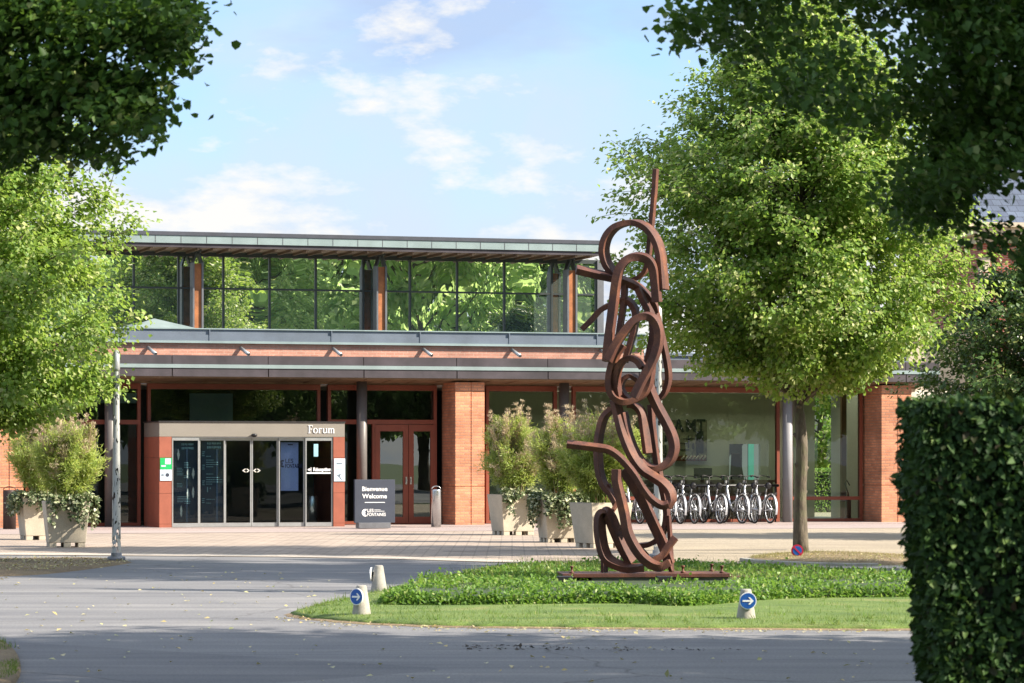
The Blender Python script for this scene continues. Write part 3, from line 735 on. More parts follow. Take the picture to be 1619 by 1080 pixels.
# dark service boxes and bin seen inside
mb = MB(); mb.box(S(356, 1), S(420, 1), 1.0, 1.1, 1.55, 2.0); tag(mb.build('wall_screen', M['black']), 'black screen hung inside the dark foyer behind the sliding doors', 'screen'); bpy.data.objects['wall_screen'].parent = None
ws = bpy.data.objects['wall_screen']; ws.location = O; ws.rotation_euler = (0, 0, TH)
mb = MB(); mb.lathe([(.13, .024), (.13, .72), (.12, .73)], 20, (S(493, -1.3), -1.3)); mb.lathe([(.115, .66), (.11, .735)], 20, (S(493, -1.3), -1.3), 1)
o = mb.build('litter_bin', [M['steel'], M['black']]); o.location = O; o.rotation_euler = (0, 0, TH); tag(o, 'steel waste bin inside the porch behind the reception lettering', 'bin')

# upper storey
DU = 2.5; sU0, sU1 = S(40, DU), S(953, DU); zU0, zU1 = 4.6, 6.56
zl = Z(460.5, 600, DU)
mu = [-2, 69, 140, 211.5, 282, 353, 426, 499, 573.5, 648, 722.5, 797, 872, 942]
mb = MB()
for u in mu: s = S(u, DU); mb.box(s - .024, s + .024, DU - .05, DU + .03, zU0, zU1)
mb.box(S(mu[0], DU), sU1, DU - .04, DU + .028, zl - .022, zl + .022); mb.box(S(mu[0], DU), sU1, DU - .03, DU + .03, zU1 - .04, zU1 + .06)
uf = mb.build('upper_window_frame', M['mullion'], B)
uu = mu + [953]
for a, b in zip(uu[:-1], uu[1:]):
    for z0, z1 in ((zU0, zl), (zl, zU1)):
        g = MB(); q0, q1 = S(a, DU), S(b, DU); n = 6
        g.quad((q0, DU, z0), (q1, DU, z0), (q1, DU, z1), (q0, DU, z1)); g.build('upper_pane', M['upperglass'], B)
mb = MB(); mb.box(S(943, DU), S(953, DU), DU - .08, DU + .12, zU0, zU1 + .05); mb.build('corner_post', M['greysteel'], B); mb = MB(); mb.box(S(949, DU) - .02, S(953, DU) - .002, DU + .125, 8, zU0, zU1); mb.build('side_wall', M['mullion'], B)
mb = MB(); mb.box(sU0 - 3, sU1 + .05, DU - .05, DU + .1, 4.2, zU0); mb.build('upper_sill', M['frame'], B)
# upper roof
DRF = .95; zr0, zr1, zr2, zr3 = Z(397, 600, DRF), Z(391, 600, DRF), Z(379, 600, DRF), Z(373.2, 600, DRF)
q0, q1 = S(60, DRF), S(950, DRF)
mb = MB(); mb.hexa([(q0, DRF + .04, zr0 + .005), (q1, DRF + .04, zr0 + .005), (q1 + .3, 8.5, zr0 - .04), (q0, 8.5, zr0 - .04)], [(q0, DRF + .04, zr2), (q1, DRF + .04, zr2), (q1 + .3, 8.5, zr3 + .1), (q0, 8.5, zr3 + .1)]); mb.build('roof_soffit', M['usoffit'], B)
mb = MB()
for i in range(40):
    s = q0 + .4 + i * .38
    if s < q1: mb.box(s, s + .05, DRF + .06, DU - .06, zr0 - .055, zr0 + .01)
mb.build('soffit_rib', M['soffit'], B)
mb = MB(); mb.box(q0, q1, DRF + .02, DRF + .1, zr0, zr1, 0); mb.box(q0, q1 + .01, DRF - .02, DRF + .12, zr1 + .002, zr2, 1); mb.box(q0, q1 + .02, DRF - .04, DRF + .2, zr2 + .002, zr3, 2)
for i in range(26):
    s = q0 + .3 + i * .62
    if s < q1: mb.box(s, s + .012, DRF - .024, DRF, zr1 + .01, zr2 - .01, 0)
mb.build('roof_fascia', [M['zincdark'], M['zincpale'], M['slate']], B)
mb = MB(); mb.box(q0, q1 + .2, DRF + .2, 8.6, zr3 - .08, zr3 + .02); mb.build('roof_sheet', M['slate'], B)
# glulam posts with forked steel heads
for u in (-20, 316, 606, 907):
    d = 1.75; s = S(u - 4, d); mb = MB(); zf = 6.30
    mb.box(s - .085, s + .085, d - .06, d + .22, 4.24, zf, 0)
    mb.box(s - .13, s - .088, d - .10, d + .26, 4.24, zf + .02, 1); mb.box(s + .088, s + .135, d - .10, d + .26, 4.24, zf + .02, 1)
    for sg in (-1, 1):
        mb.hexa([(s + sg * .13, d - .08, zf + .02), (s + sg * .085, d - .08, zf + .02), (s + sg * .085, d + .2, zf + .02), (s + sg * .13, d + .2, zf + .02)],
                [(s + sg * .05, d - .08, zr0 - .06), (s + sg * .01, d - .08, zr0 - .06), (s + sg * .01, d + .2, zr0 - .06), (s + sg * .05, d + .2, zr0 - .06)], 2)
    mb.box(s - .09, s + .09, d - .1, d + .24, zr0 - .06, zr0 + .0, 2)
    mb.build('glulam_post', [M['glulam'], M['greysteel'], M['mullion']], B)
# roof light pyramid
s0, s1 = S(196, 1.4), S(304, 1.4); mb = MB(); zp = Z(504.5, 245, 1.4)
ap_ = (S(245, 1.4), 1.5, zp + .02)
base = [(s0, .75, 4.22), (s1, .75, 4.22), (s1, 2.35, 4.22), (s0, 2.35, 4.22)]; rim = [(x, y, Z(520.5, 245, 1.4)) for x, y, z in base]
mb.hexa(base, rim)
for i in range(4): mb.poly([rim[i], rim[(i + 1) % 4], ap_])
mb.build('roof_light', M['zincpale'], B)

# interior: foyer (dark) and reception room (light)
sp = S(770, 0); DBK = 5.2
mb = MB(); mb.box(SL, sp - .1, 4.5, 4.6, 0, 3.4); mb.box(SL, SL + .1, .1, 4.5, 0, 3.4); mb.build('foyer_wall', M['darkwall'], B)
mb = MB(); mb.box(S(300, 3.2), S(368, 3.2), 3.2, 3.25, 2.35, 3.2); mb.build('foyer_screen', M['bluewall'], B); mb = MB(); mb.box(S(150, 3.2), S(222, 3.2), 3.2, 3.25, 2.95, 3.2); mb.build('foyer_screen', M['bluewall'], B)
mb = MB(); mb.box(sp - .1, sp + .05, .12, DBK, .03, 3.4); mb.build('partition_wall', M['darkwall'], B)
mb = MB(); mb.box(SL, SR, .12, 9, .024, .03); mb.build('interior_floor', M['floor'], B)
so0, so1 = S(1153, DBK), S(1202, DBK); zo = Z(702, 1180, DBK); sxr = S(1288, DBK)
mb = MB(); mb.box(sp, so0, DBK, DBK + .12, .03, 3.4); mb.box(so1, sxr, DBK, DBK + .12, .03, 3.4); mb.box(so0, so1, DBK, DBK + .12, zo, 3.4)
for u in (915, 1060, 1152, 1209): s = S(u, DBK); mb.box(s - .008, s + .008, DBK - .004, DBK, .03, 3.3)
mb.build('reception_wall', M['olivewall'], B)
mb = MB(); mb.box(S(1340, 4.0), S(1480, 4.0), 3.3, 3.42, .03, 3.4); mb.box(SR - .14, SR - .02, .13, DBK + .1, .031, 3.4); mb.build('end_wall', M['whitewall'], B)
mb = MB(); s = S(1337, 3.0); mb.box(s - .07, s + .07, 3.1, 3.2, .03, 3.3); mb.build('inner_door_post', M['desk'], B)
mb = MB(); mb.box(SL, SR, .10, 3.0, ZT - .04, ZT); mb.box(SL, SR, 4.4, DBK + .2, ZT - .04, ZT); mb.box(SL, sp, 3.0, 4.4, ZT - .04, ZT); mb.build('ceiling', M['whitewall'], B)
def diffuser():
    m, nt, out = new_mat('added_fill_pane'); t = nt.nodes.new('ShaderNodeBsdfTranslucent'); t.inputs[0].default_value = (.75, .78, .66, 1); nt.links.new(t.outputs[0], out.inputs[0]); return m
M['opal'] = diffuser()
fr_o = bpy.data.objects['flat_roof']; bpy.data.objects.remove(fr_o)
fr = MB(); fr.box(SL, sp, .55, 9, 4.15, 4.22); fr.box(sp, SR, .55, 3.0, 4.15, 4.22); fr.box(sp, SR, 4.4, 9, 4.15, 4.22); fr.build('flat_roof', M['zinc'], B)  # roof slot left open for the added daylight pane
mb = MB(); mb.box(sPr + .01, SR, .60, .70, 3.34, 4.145); mb.box(SR - .1, SR, .71, 8.9, 3.405, 4.145); mb.build('sun_stop_upstand', M['zinc'], B)  # added out of view to stop sun leaking in above the ceiling
mb = MB(); mb.quad((sp - .05, 2.98, 4.18), (SR - .02, 2.98, 4.18), (SR - .02, 4.42, 4.18), (sp - .05, 4.42, 4.18)); mb.build('added_fill_pane', M['opal'], B)  # added opal pane, unseen, brings soft daylight onto the reception wall
mb = MB(); mb.box(S(1150, DBK + 2.2), S(1215, DBK + 2.2), DBK + 2.2, DBK + 2.3, .03, 3.3, 0); mb.box(S(1183, DBK + 2), S(1192, DBK + 2), DBK + 2.0, DBK + 2.05, .03, 2.3, 1); mb.build('office_wall', [M['officewall'], M['teal']], B)
mb = MB(); mb.box(so1 - .01, so1 + .05, DBK - .03, DBK - .005, .03, zo + .03); mb.box(so1 + .03, so1 + .72, DBK - .5, DBK - .46, .03, zo); mb.build('office_door', M['olivewall'], B)

# painting, desk, screens inside reception
def local_thing(o, label, cat, group=None): o.location = O; o.rotation_euler = (0, 0, TH); return tag(o, label, cat, group)
pt = bplane('painting', 'large painting with rough black capitals on the reception wall behind the sculpture', 'painting'); dpt = DBK - .05
panel('canvas', 1004, 1117, 664, 729, dpt, M['painting'], pt, .04)
t = MB(); dd = dpt - .042
rd = random.Random(4)
for k in range(26):
    u = rd.uniform(1008, 1112); v = rd.uniform(684, 705); t.box(S(u, dd), S(u + rd.uniform(.8, 4), dd), dd - .004 - k * .0004, dd, Z(v + rd.uniform(6, 22), u, dd), Z(v, u, dd), 0)
for k in range(8):
    u = rd.uniform(1008, 1080); v = rd.uniform(690, 715); t.box(S(u, dd), S(u + rd.uniform(10, 25), dd), dd - .016, dd, Z(v + .9, u, dd), Z(v, u, dd), 0)
t.box(S(1101, dd), S(1112, dd), dd - .02, dd, Z(716, 1105, dd), Z(682, 1105, dd), 0)
t.box(S(1068, dd), S(1116, dd), dd - .012, dd, Z(728.5, 1090, dd), Z(721, 1090, dd), 1)
t.build('brush_stroke', [M['paint_dark'], M['paint_red']], pt)
for ch, u in (('K', 1050), ('A', 1073), ('M', 1092), ('T', 1108)):
    text_mesh('painted_letter', ch, .46, M['paint_dark'], pt, (S(u, dd), dd - .024, Z(674, u, dd)), bold=.012, sx=.85)
t = MB()
for k in range(7):
    u = 1077 + k * 5.6; t.tube([(S(u, dd), dd - .02, Z(727, u, dd)), (S(u + 2, dd), dd - .02, Z(724, u, dd)), (S(u + 5, dd), dd - .02, Z(720.5, u, dd))], .025, 5)
t.build('brush_curl', M['cream'], pt)
dk = bplane('reception_desk', 'long brown wooden reception desk behind the bicycles', 'desk'); dd = 2.4
mb = MB(); mb.box(S(1012, dd), S(1222, dd), dd, dd + .05, .03, Z(760, 1100, dd) - .04); mb.build('desk_front', M['desk'], dk)
mb = MB(); mb.box(S(1010, dd), S(1224, dd), dd - .06, dd + .75, Z(760, 1100, dd) - .04, Z(759, 1100, dd)); mb.build('desk_top', M['desk'], dk)
zt_ = Z(759, 1100, dd)
for u0, u1, v0, lb in ((1097.5, 1126, 740, 'black computer monitor on the middle of the reception desk'), (1031, 1049, 742, 'black computer monitor on the reception desk beneath the painting')):
    mo = bplane('monitor', lb, 'monitor', 'monitors on the reception desk'); mb = MB(); zb = Z(756.5, u0, dd + .3)
    mb.box(S(u0, dd + .3), S(u1, dd + .3), dd + .3, dd + .34, zb, Z(v0, u0, dd + .3)); mb.build('screen', M['black'], mo, .006)
    mb = MB(); sm = S((u0 + u1) / 2, dd + .3); mb.box(sm - .03, sm + .03, dd + .32, dd + .36, zt_ + .002, zb + .1); mb.box(sm - .11, sm + .11, dd + .25, dd + .42, zt_, zt_ + .015); mb.build('stand', M['black'], mo)
mb = MB(); s = S(1143, dd + .2); mb.lathe([(.045, zt_), (.04, zt_ + .11), (.035, zt_ + .115)], 12, (s, dd + .2)); local_thing(mb.build('pen_pot', M['teal']), 'small green pot on the reception desk right of the monitor', 'pot')
oc = bplane('office_chair', 'black office chair back in the doorway behind the reception desk', 'chair'); d = DBK - .3
mb = MB(); s = S(1166, d); mb.hexa([(s - .2, d, .95), (s + .22, d, .95), (s + .22, d + .08, .95), (s - .2, d + .08, .95)], [(s - .12, d + .1, 1.75), (s + .10, d + .1, 1.75), (s + .10, d + .16, 1.75), (s - .12, d + .16, 1.75)]); mb.build('backrest', M['black'], oc, .02)
mb = MB(); mb.box(s - .22, s + .24, d - .45, d + .02, .46, .56); mb.build('seat', M['black'], oc, .03)
mb = MB(); mb.tube([(s, d - .2, .1), (s, d - .2, .46)], .03, 8); mb.tube([(s - .28, d - .2, .06), (s + .28, d - .2, .06)], .025, 6); mb.tube([(s, d - .45, .06), (s, d + .06, .06)], .025, 6); mb.tube([(s + .02, d + .03, .5), (s + .02, d + .06, 1.1)], .03, 6); mb.build('base', M['steel'], oc)
fe = bplane('fire_extinguisher', 'dark extinguisher on a stand by the inner door post right of the tree trunk', 'extinguisher'); d = 2.6; s = S(1341, d)
mb = MB(); mb.lathe([(.07, .06), (.075, .1), (.075, .52), (.05, .6), (.025, .64), (.025, .7)], 14, (s, d)); mb.build('cylinder', M['bin_brown'], fe)
mb = MB(); mb.tube([(s, d, .7), (s - .09, d, .95), (s - .05, d, 1.05), (s + .04, d, .9)], .018, 6); mb.lathe([(.1, .03), (.1, .06)], 14, (s, d)); mb.build('hose', M['black'], fe)

# ------------------------------------------------------------------ things in front of the building
# welcome sign
s, d = at_gable(592, 836.5)
wsn = empty('welcome_sign', W(s, d, .022), TH, 'dark slate blue welcome sign with white lettering in front of the red double door', 'sign')
mb = MB(); mb.box(-.47, .47, -.05, .05, .12, 1.10); mb.build('sign_panel', M['navy'], wsn, .006)
mb = MB(); mb.box(-.40, .34, -.16, .16, 0, .125); mb.build('sign_base', M['greysteel'], wsn, .005)
text_mesh('letters', 'Bienvenue', .145, M['white'], wsn, (-.01, -.054, .885), bold=.002); text_mesh('letters', 'Welcome', .145, M['white'], wsn, (-.01, -.054, .72), bold=.002)
mb = MB(); mb.box(-.24, .23, -.056, -.05, .575, .590); mb.build('rule', M['white'], wsn)
text_mesh('letters', 'LES', .105, M['white'], wsn, (-.185, -.054, .395), ax='LEFT', bold=.001); text_mesh('letters', 'FONTAINES', .105, M['white'], wsn, (-.185, -.054, .305), ax='LEFT', sx=.78, bold=.001)
text_mesh('letters', 'Campus Serge\nKampf', .036, M['white'], wsn, (-.01, -.054, .395), ax='LEFT') if False else None
mb = MB()
for k, (w, z) in enumerate(((.15, .408), (.24, .378))): mb.box(-.02, -.02 + w, -.056, -.05, z, z + .010)
mb.build('small_print', M['white'], wsn)
crescent(-.225, .35, .085, -.05, .006).build('emblem', M['white'], wsn)

def ash_bin(u, v, r, h, mat, label):
    s, d = at_gable(u, v); o = empty('litter_bin', W(s, d, .022), TH, label, 'bin')
    mb = MB(); mb.lathe([(r, 0), (r, h * .97), (r * .96, h)], 24); mb.build('bin_body', mat, o)
    mb = MB(); mb.lathe([(r * .9, h - .03), (r * .9, h + .004)], 20); mb.tube([(r * math.cos(a) * .95, 0, h + .01 + .07 * math.sin(a)) for a in [math.pi * i / 8 for i in range(9)]], .01, 5); mb.build('bin_lid', M['steel'] if mat == M['steel'] else M['black'], o); return o
ash_bin(689.5, 834.5, .115, .86, M['steel'], 'tall cylindrical steel bin beside the brick pier')
ash_bin(15, 838, .145, .87, M['bin_brown'], 'dark brown cylindrical bin against the left brick pier')

# bicycle and its copies
def make_bike():
    o = empty('bicycle', (0, 0, 0)); Rw = .335
    for x in (-.54, .54):
        mb = MB(); c = [(x + Rw * math.cos(a), 0, Rw + .012 + Rw * math.sin(a)) for a in [2 * math.pi * i / 40 for i in range(40)]]
        mb.tube(c, .021, 8, closed=True); w = mb.build('wheel', M['rubber'], o)
        mb = MB(); mb.tube([(x + (Rw - .028) * math.cos(a), 0, Rw + .012 + (Rw - .028) * math.sin(a)) for a in [2 * math.pi * i / 40 for i in range(40)]], .013, 6, closed=True)
        for i in range(14):
            a = 2 * math.pi * i / 14; mb.tube([(x, .02 * (-1) ** i, Rw + .012), (x + (Rw - .03) * math.cos(a), 0, Rw + .012 + (Rw - .03) * math.sin(a))], .0022, 4, cap=False)
        mb.tube([(x, -.05, Rw + .012), (x, .05, Rw + .012)], .025, 8); mb.build('rim', M['silver'], w)
        mb = MB(); rg = (15, 200) if x < 0 else (-10, 150)
        ff = [(x + (Rw + .04) * math.cos(R(a)), 0, Rw + .012 + (Rw + .04) * math.sin(R(a))) for a in np.linspace(rg[0], rg[1], 20)]
        mb.sweep(ff, (0, 1, 0), .006, .05); 
        for a in (rg[1] - 12 if x < 0 else rg[0] + 14,):
            for sy in (-.03, .03): mb.tube([(x, sy, Rw + .012), (x + (Rw + .04) * math.cos(R(a)), sy * .8, Rw + .012 + (Rw + .04) * math.sin(R(a)))], .004, 4)
        mb.build('mudguard', M['silver'], o)
    hd, bb, st = Vector((.36, 0, .83)), Vector((-.06, 0, .29)), Vector((-.22, 0, .70))
    hub, fh = Vector((-.54, 0, .347)), Vector((.54, 0, .347)); mb = MB()
    mb.tube(catmull([hd, Vector((.26, 0, .62)), Vector((.10, 0, .40)), bb], 5), .028, 10)
    mb.tube([bb, st], .020, 8); mb.tube([hd + Vector((-.02, 0, .10)), hd + Vector((.025, 0, -.09))], .026, 10); mb.tube([Vector((.14, 0, .46)), Vector((-.15, 0, .55))], .016, 8)
    for sy in (-.05, .05):
        y = Vector((0, sy, 0)); mb.tube([bb + y * .5, hub + y], .011, 6); mb.tube([st + y * .3 - Vector((-.01, 0, .06)), hub + y], .010, 6)
        mb.tube(catmull([hd + Vector((.025, 0, -.09)), hd + Vector((.05, sy, -.14)), fh + Vector((-.02, sy, .12)), fh + y], 4), .012, 6)
    mb.build('bicycle_frame', M['silver'], o)
    mb = MB(); mb.tube([st, st + Vector((-.055, 0, .18))], .014, 8); mb.build('seat_post', M['alu'], o)
    sp_ = st + Vector((-.06, 0, .19)); mb = MB()
    mb.tube([sp_ + Vector((-.13, 0, .02)), sp_ + Vector((-.08, 0, .028)), sp_ + Vector((.02, 0, .015)), sp_ + Vector((.14, 0, .01))], [.05, .085, .05, .022], 10)
    mb.build('saddle', M['black'], o)
    mb = MB(); sm = hd + Vector((-.055, 0, .30)); mb.tube([hd + Vector((-.02, 0, .10)), sm], .015, 8)
    for sy in (-1, 1): mb.tube(catmull([sm, sm + Vector((.02, sy * .12, .03)), sm + Vector((-.06, sy * .21, .02)), sm + Vector((-.18, sy * .245, 0))], 5), .012, 7)
    hb = mb.build('handlebar', M['darkmetal'], o); mb = MB()
    for sy in (-1, 1): mb = MB(); mb.tube([sm + Vector((-.10, sy * .228, .006)), sm + Vector((-.21, sy * .25, -.004))], .018, 8); mb.build('grip', M['black'], hb)
    mb = MB(); mb.box(sm.x + .06, sm.x + .13, -.04, .04, sm.z - .16, sm.z - .09); mb.build('front_lamp', M['alu'], o)
    mb = MB()
    for sy in (-.06, .06):
        mb.tube([(-.26, sy, .74), (-.76, sy, .74)], .007, 5); mb.tube([(-.72, sy, .74), (-.54, sy, .36)], .006, 5)
    for x in (-.3, -.42, -.54, -.66, -.76): mb.tube([(x, -.06, .74), (x, .06, .74)], .006, 5)
    mb.box(-.80, -.775, -.03, .03, .70, .75); mb.build('luggage_rack', M['darkmetal'], o)
    mb = MB()
    mb.tube([(bb.x, -.07, bb.z), (bb.x, .07, bb.z)], .02, 8); mb.tube([(bb.x + .085 * math.cos(a), -.055, bb.z + .085 * math.sin(a)) for a in [2 * math.pi * i / 20 for i in range(20)]], .008, 5, closed=True)
    for sy, a in ((-1, R(-40)), (1, R(140))):
        e = Vector((bb.x + .17 * math.cos(a), sy * .09, bb.z + .17 * math.sin(a))); mb.tube([(bb.x, sy * .07, bb.z), e], .010, 6); mb.box(e.x - .045, e.x + .045, min(e.y, e.y + sy * .1), max(e.y, e.y + sy * .1), e.z - .012, e.z + .012)
    mb.tube([(-.54 - .03, -.055, .38), (bb.x, -.055, bb.z + .085)], .005, 4); mb.tube([(-.54 - .03, -.055, .31), (bb.x, -.055, bb.z - .085)], .005, 4); mb.build('crankset', M['darkmetal'], o)
    mb = MB(); mb.tube([(-.12, .03, .27), (-.22, .12, .03)], .009, 5); mb.build('kickstand', M['black'], o)
    return o
bike = make_bike()
blabels = ['silver bicycle nearest the round grey column, rightmost of the parked bicycles', 'silver bicycle second from the grey column, close beside the rightmost one', 'silver bicycle third from the grey column in the rack',
           'silver bicycle fourth from the grey column, with free space on both sides', 'silver bicycle fifth from the grey column in the rack', 'silver bicycle second from the sculpture, its wheels partly overlapping the next', 'silver bicycle showing just right of the rusty sculpture', 'silver bicycle parked apart, behind the left side of the rusty sculpture']
for i, (u, lb) in enumerate(zip((1217.5, 1193, 1173.5, 1138.5, 1098, 1076, 1058, 1012), blabels)):
    o = bike if i == 0 else copy_tree(bike)
    s, d = at_gable(u, 834.2); d = -1.72 + (.02, .10, -.03, .0, .05, -.02, .07, .3)[i]; s = S(u, d - 0)
    dr = TB; a = math.atan2(dr.y, dr.x) + R((2, -3, 4, 1, 0, -2, 3, 2)[i])
    o.rotation_euler = (R((2, 3, 1, 3, 2, 2, 3, 2)[i]), 0, a); q = W(s, d, .022); o.location = q + Vector((math.cos(a), math.sin(a), 0)) * .54
    tag(o, lb, 'bicycle', 'silver bicycles parked in front of the reception window')
rk = bplane('bicycle_rail', 'long black horizontal rail above the parked bicycles', 'rail')
mb = MB(); mb.tube([(S(1035, -.25), -.25, .93), (S(1231, -.25), -.25, .93)], .035, 10); mb.build('rail_bar', M['black'], rk)
for u in (1052, 1115, 1170, 1226): mb = MB(); mb.tube([(S(u, -.25), -.25, .022), (S(u, -.25), -.25, .93)], .02, 8); mb.build('rail_post', M['black'], rk)

# planters with bamboo and ivy
def planter(base, rz, w, h, labels, bush, ivy, seed):
    global rng
    rng = np.random.default_rng(seed); rd = random.Random(seed)
    o = empty('planter', base, rz, labels[0], 'planter', 'tapered concrete planters on the forecourt')
    mb = MB(); b = w * .40; t = w * .5
    def q(hw, z): return [(-hw, -hw, z), (hw, -hw, z), (hw, hw, z), (-hw, hw, z)]
    mb.hexa(q(b * 1.02, .085), q(t, h))
    for sx in (-1, 0, 1):
        for sy in (-1, 0, 1):
            if sx == 0 and sy == 0: continue
            cx, cy = sx * b * .80, sy * b * .80; mb.box(cx - b * .2, cx + b * .2, cy - b * .2, cy + b * .2, 0, .086)
    rm = MB(); pb_ = mb.build('pot', M['planter'], o, .008)
    rm.box(-t, t, -t, -t + .045, h, h + .012); rm.box(-t, t, t - .045, t, h, h + .012); rm.box(-t, -t + .045, -t + .045, t - .045, h, h + .012); rm.box(t - .045, t, -t + .045, t - .045, h, h + .012); rm.build('rim', M['planter'], pb_)
    so = MB(); so.box(-t + .045, t - .045, -t + .045, t - .045, h, h + .006); so.build('soil', M['soil'], o)
    # bamboo
    if bush:
        bw, bh, dry, nst = bush
        p = empty('bamboo', Vector(base) + Vector((0, 0, h)), rz, labels[1], 'bamboo plant', 'bamboo bushes in the planters')
        cm = MB(); segs = []; dsegs = []
        for i in range(nst):
            a = rd.uniform(0, 6.28); r0 = rd.uniform(0, t * .7); rr = bw * rd.uniform(.15, 1) ** .8; hh = bh * rd.uniform(.45, 1.08) * (1 - .28 * (rr / bw) ** 2)
            st = Vector((r0 * math.cos(a), r0 * math.sin(a), 0)); a2 = a + rd.uniform(-.5, .5); en = Vector((rr * math.cos(a2), rr * math.sin(a2), hh)); md = st.lerp(en, .5) + Vector((0, 0, hh * .14))
            c = catmull([st, md, en], 6); dr = rd.random() < dry
            cm.tube(c, [.007 * (1 - .7 * j / len(c)) for j in range(len(c))], 4, 1 if dr else 0, cap=False)
            for j in range(3, len(c)):
                k = 3 if j < len(c) - 1 else 5
                for _ in range(k):
                    l = rd.uniform(.10, .24) * (.6 if dr and j > 3 else 1); dv = Vector((rd.gauss(0, 1), rd.gauss(0, 1), rd.gauss(.7, .6))).normalized() * l
                    (dsegs if dr and j > len(c) * .45 else segs).append((tuple(c[j]), tuple(c[j] + dv)))
        for i in range(int(nst * (.22 + dry * .8))):
            a = rd.uniform(0, 6.28); rr = bw * rd.uniform(.1, .95); z0 = bh * .55; hh = bh * rd.uniform(.85, 1.30) * (1 - .22 * (rr / bw) ** 2)
            st = Vector((rr * .6 * math.cos(a), rr * .6 * math.sin(a), z0)); en = Vector((rr * math.cos(a), rr * math.sin(a), hh)); ln_ = rd.uniform(-.04, .04)
            c = [st.lerp(en, q / 9) + Vector((ln_ * (q / 9) ** 2, 0, 0)) for q in range(10)]; cm.tube(c, [.006 * (1 - .75 * q / 10) for q in range(10)], 4, 1, cap=False)
            for q in range(2, 10):
                for _ in range(4):
                    b_ = rd.uniform(0, 6.28); dsegs.append((tuple(c[q]), tuple(c[q] + Vector((math.cos(b_), math.sin(b_), rd.uniform(.3, 1.1))).normalized() * (.15 - .011 * q) * rd.uniform(.5, 1))))
        cm.build('stems', [M['bamboo'], M['bamboodry']], p)
        sprays(segs, 12, .095, .028, .05, (0, 0, bh * .3), M['bamboo'], p, 'leaves', 'diamond', .17)
        if dsegs: sprays(dsegs, 9, .060, .016, .0, (0, 0, 0), M['bamboodry'], p, 'dry_leaves', 'diamond', .2)
    if ivy:
        iv = empty('ivy', Vector(base) + Vector((0, 0, h)), rz, labels[2], 'ivy', 'variegated ivy trailing from the planters'); segs = []; sm = MB()
        for i in range(ivy[0]):
            side = rd.choice(ivy[1]); along = rd.uniform(-t, t) * .95
            hang = rd.uniform(.05, ivy[2]) * rd.random() ** .5
            ex = .06 + .07 * rd.random()
            def pt(out, z): return {'f': Vector((along, -t - out, z)), 'r': Vector((t + out, along, z)), 'l': Vector((-t - out, along, z)), 'b': Vector((along, t + out, z))}[side]
            c = [pt(-.16, .03), pt(-.02, .09), pt(ex, .02), pt(ex * .9, -hang * .5), pt(ex * .55 + .02, -hang)]
            cc = catmull(c, 3); sm.tube(cc, .003, 3, cap=False)
            for j in range(len(cc) - 1): segs.append((tuple(cc[j]), tuple(cc[j + 1])))
        sm.build('stems', M['bark'], iv)
        sprays(segs, 5, .062, .034, .4, (0, 0, -.5), M['ivy'], iv, 'leaves', 'heart', .95)
    return o
planter(G(104, 865), TH - R(4), .80, .82, ('pale tapered planter at the front left, beside the lamp post', 'bushy yellow green bamboo in the front left planter', 'variegated ivy spilling over the right edge of the front left planter'), (.66, 1.32, .16, 80), (34, 'frr', .55), 21)
planter(G(62, 853.5), TH + R(2), .80, .82, ('tapered planter half hidden behind the front left planter', 'tall bamboo with dry pinkish plumes in the rear left planter', 'variegated ivy hanging over the left edge of the rear left planter'), (.62, 1.55, .40, 54), (30, 'fll', .42), 22)
planter(G(811, 846), TH + R(4), .84, .84, ('tapered planter next to the brick pier, furthest back of the right trio', 'green and pink bamboo in the planter beside the brick pier', 'yellowish ivy hanging down the right edge of the planter beside the brick pier'), (.70, 1.52, .28, 78), (20, 'fr', .5), 23)
planter(G(885, 857.5), TH - R(3), .80, .80, ('tapered planter in the middle of the right trio, overgrown with ivy', 'dry straw coloured bamboo in the ivy covered middle planter', 'thick white edged ivy draped over the middle planter'), (.62, 1.42, .55, 60), (64, 'flfr', .60), 24)
planter(G(950, 866), TH + R(10), .84, .80, ('tapered planter partly behind the left side of the rusty sculpture', 'bright leafy green bamboo in the planter behind the sculpture', ''), (.74, 1.45, .10, 100), None, 25)

# lamp posts
def lamp_post(base, h, r, label):
    o = empty('lamp_post', base, 0, label, 'lamp post', 'perforated metal lamp posts')
    mb = MB(); mb.lathe([(r * 2.2, 0), (r * 2.2, .07), (r * 2.0, .085), (r * 1.35, .09), (r * 1.3, .14)], 24); mb.build('base', M['greysteel'], o)
    mb = MB(); n = 20; prof = [(r * (1.12 - .42 * i / n), .12 + (h - .12) * i / n) for i in range(n + 1)]; mb.lathe(prof, 24, cap=False); mb.build('perforated_shaft', M['lampskin'], o)
    mb = MB(); mb.lathe([(r * .45, .55), (r * .35, h - .1)], 12); mb.build('inner_tube', M['lampcore'], o)
    mb = MB(); mb.lathe([(r * .75, h), (r * .9, h + .05), (r * .8, h + .28), (r * .3, h + .33)], 20); mb.build('lamp_head', M['alu'], o)
    return o
lamp_post(G(184, 888.5), 2.95, .064, 'silver perforated lamp post rising into the left tree')
lamp_post(G(1020, 884), 3.7, .070, 'silver perforated lamp post directly behind the rusty sculpture').location.x = G(1041, 884).x

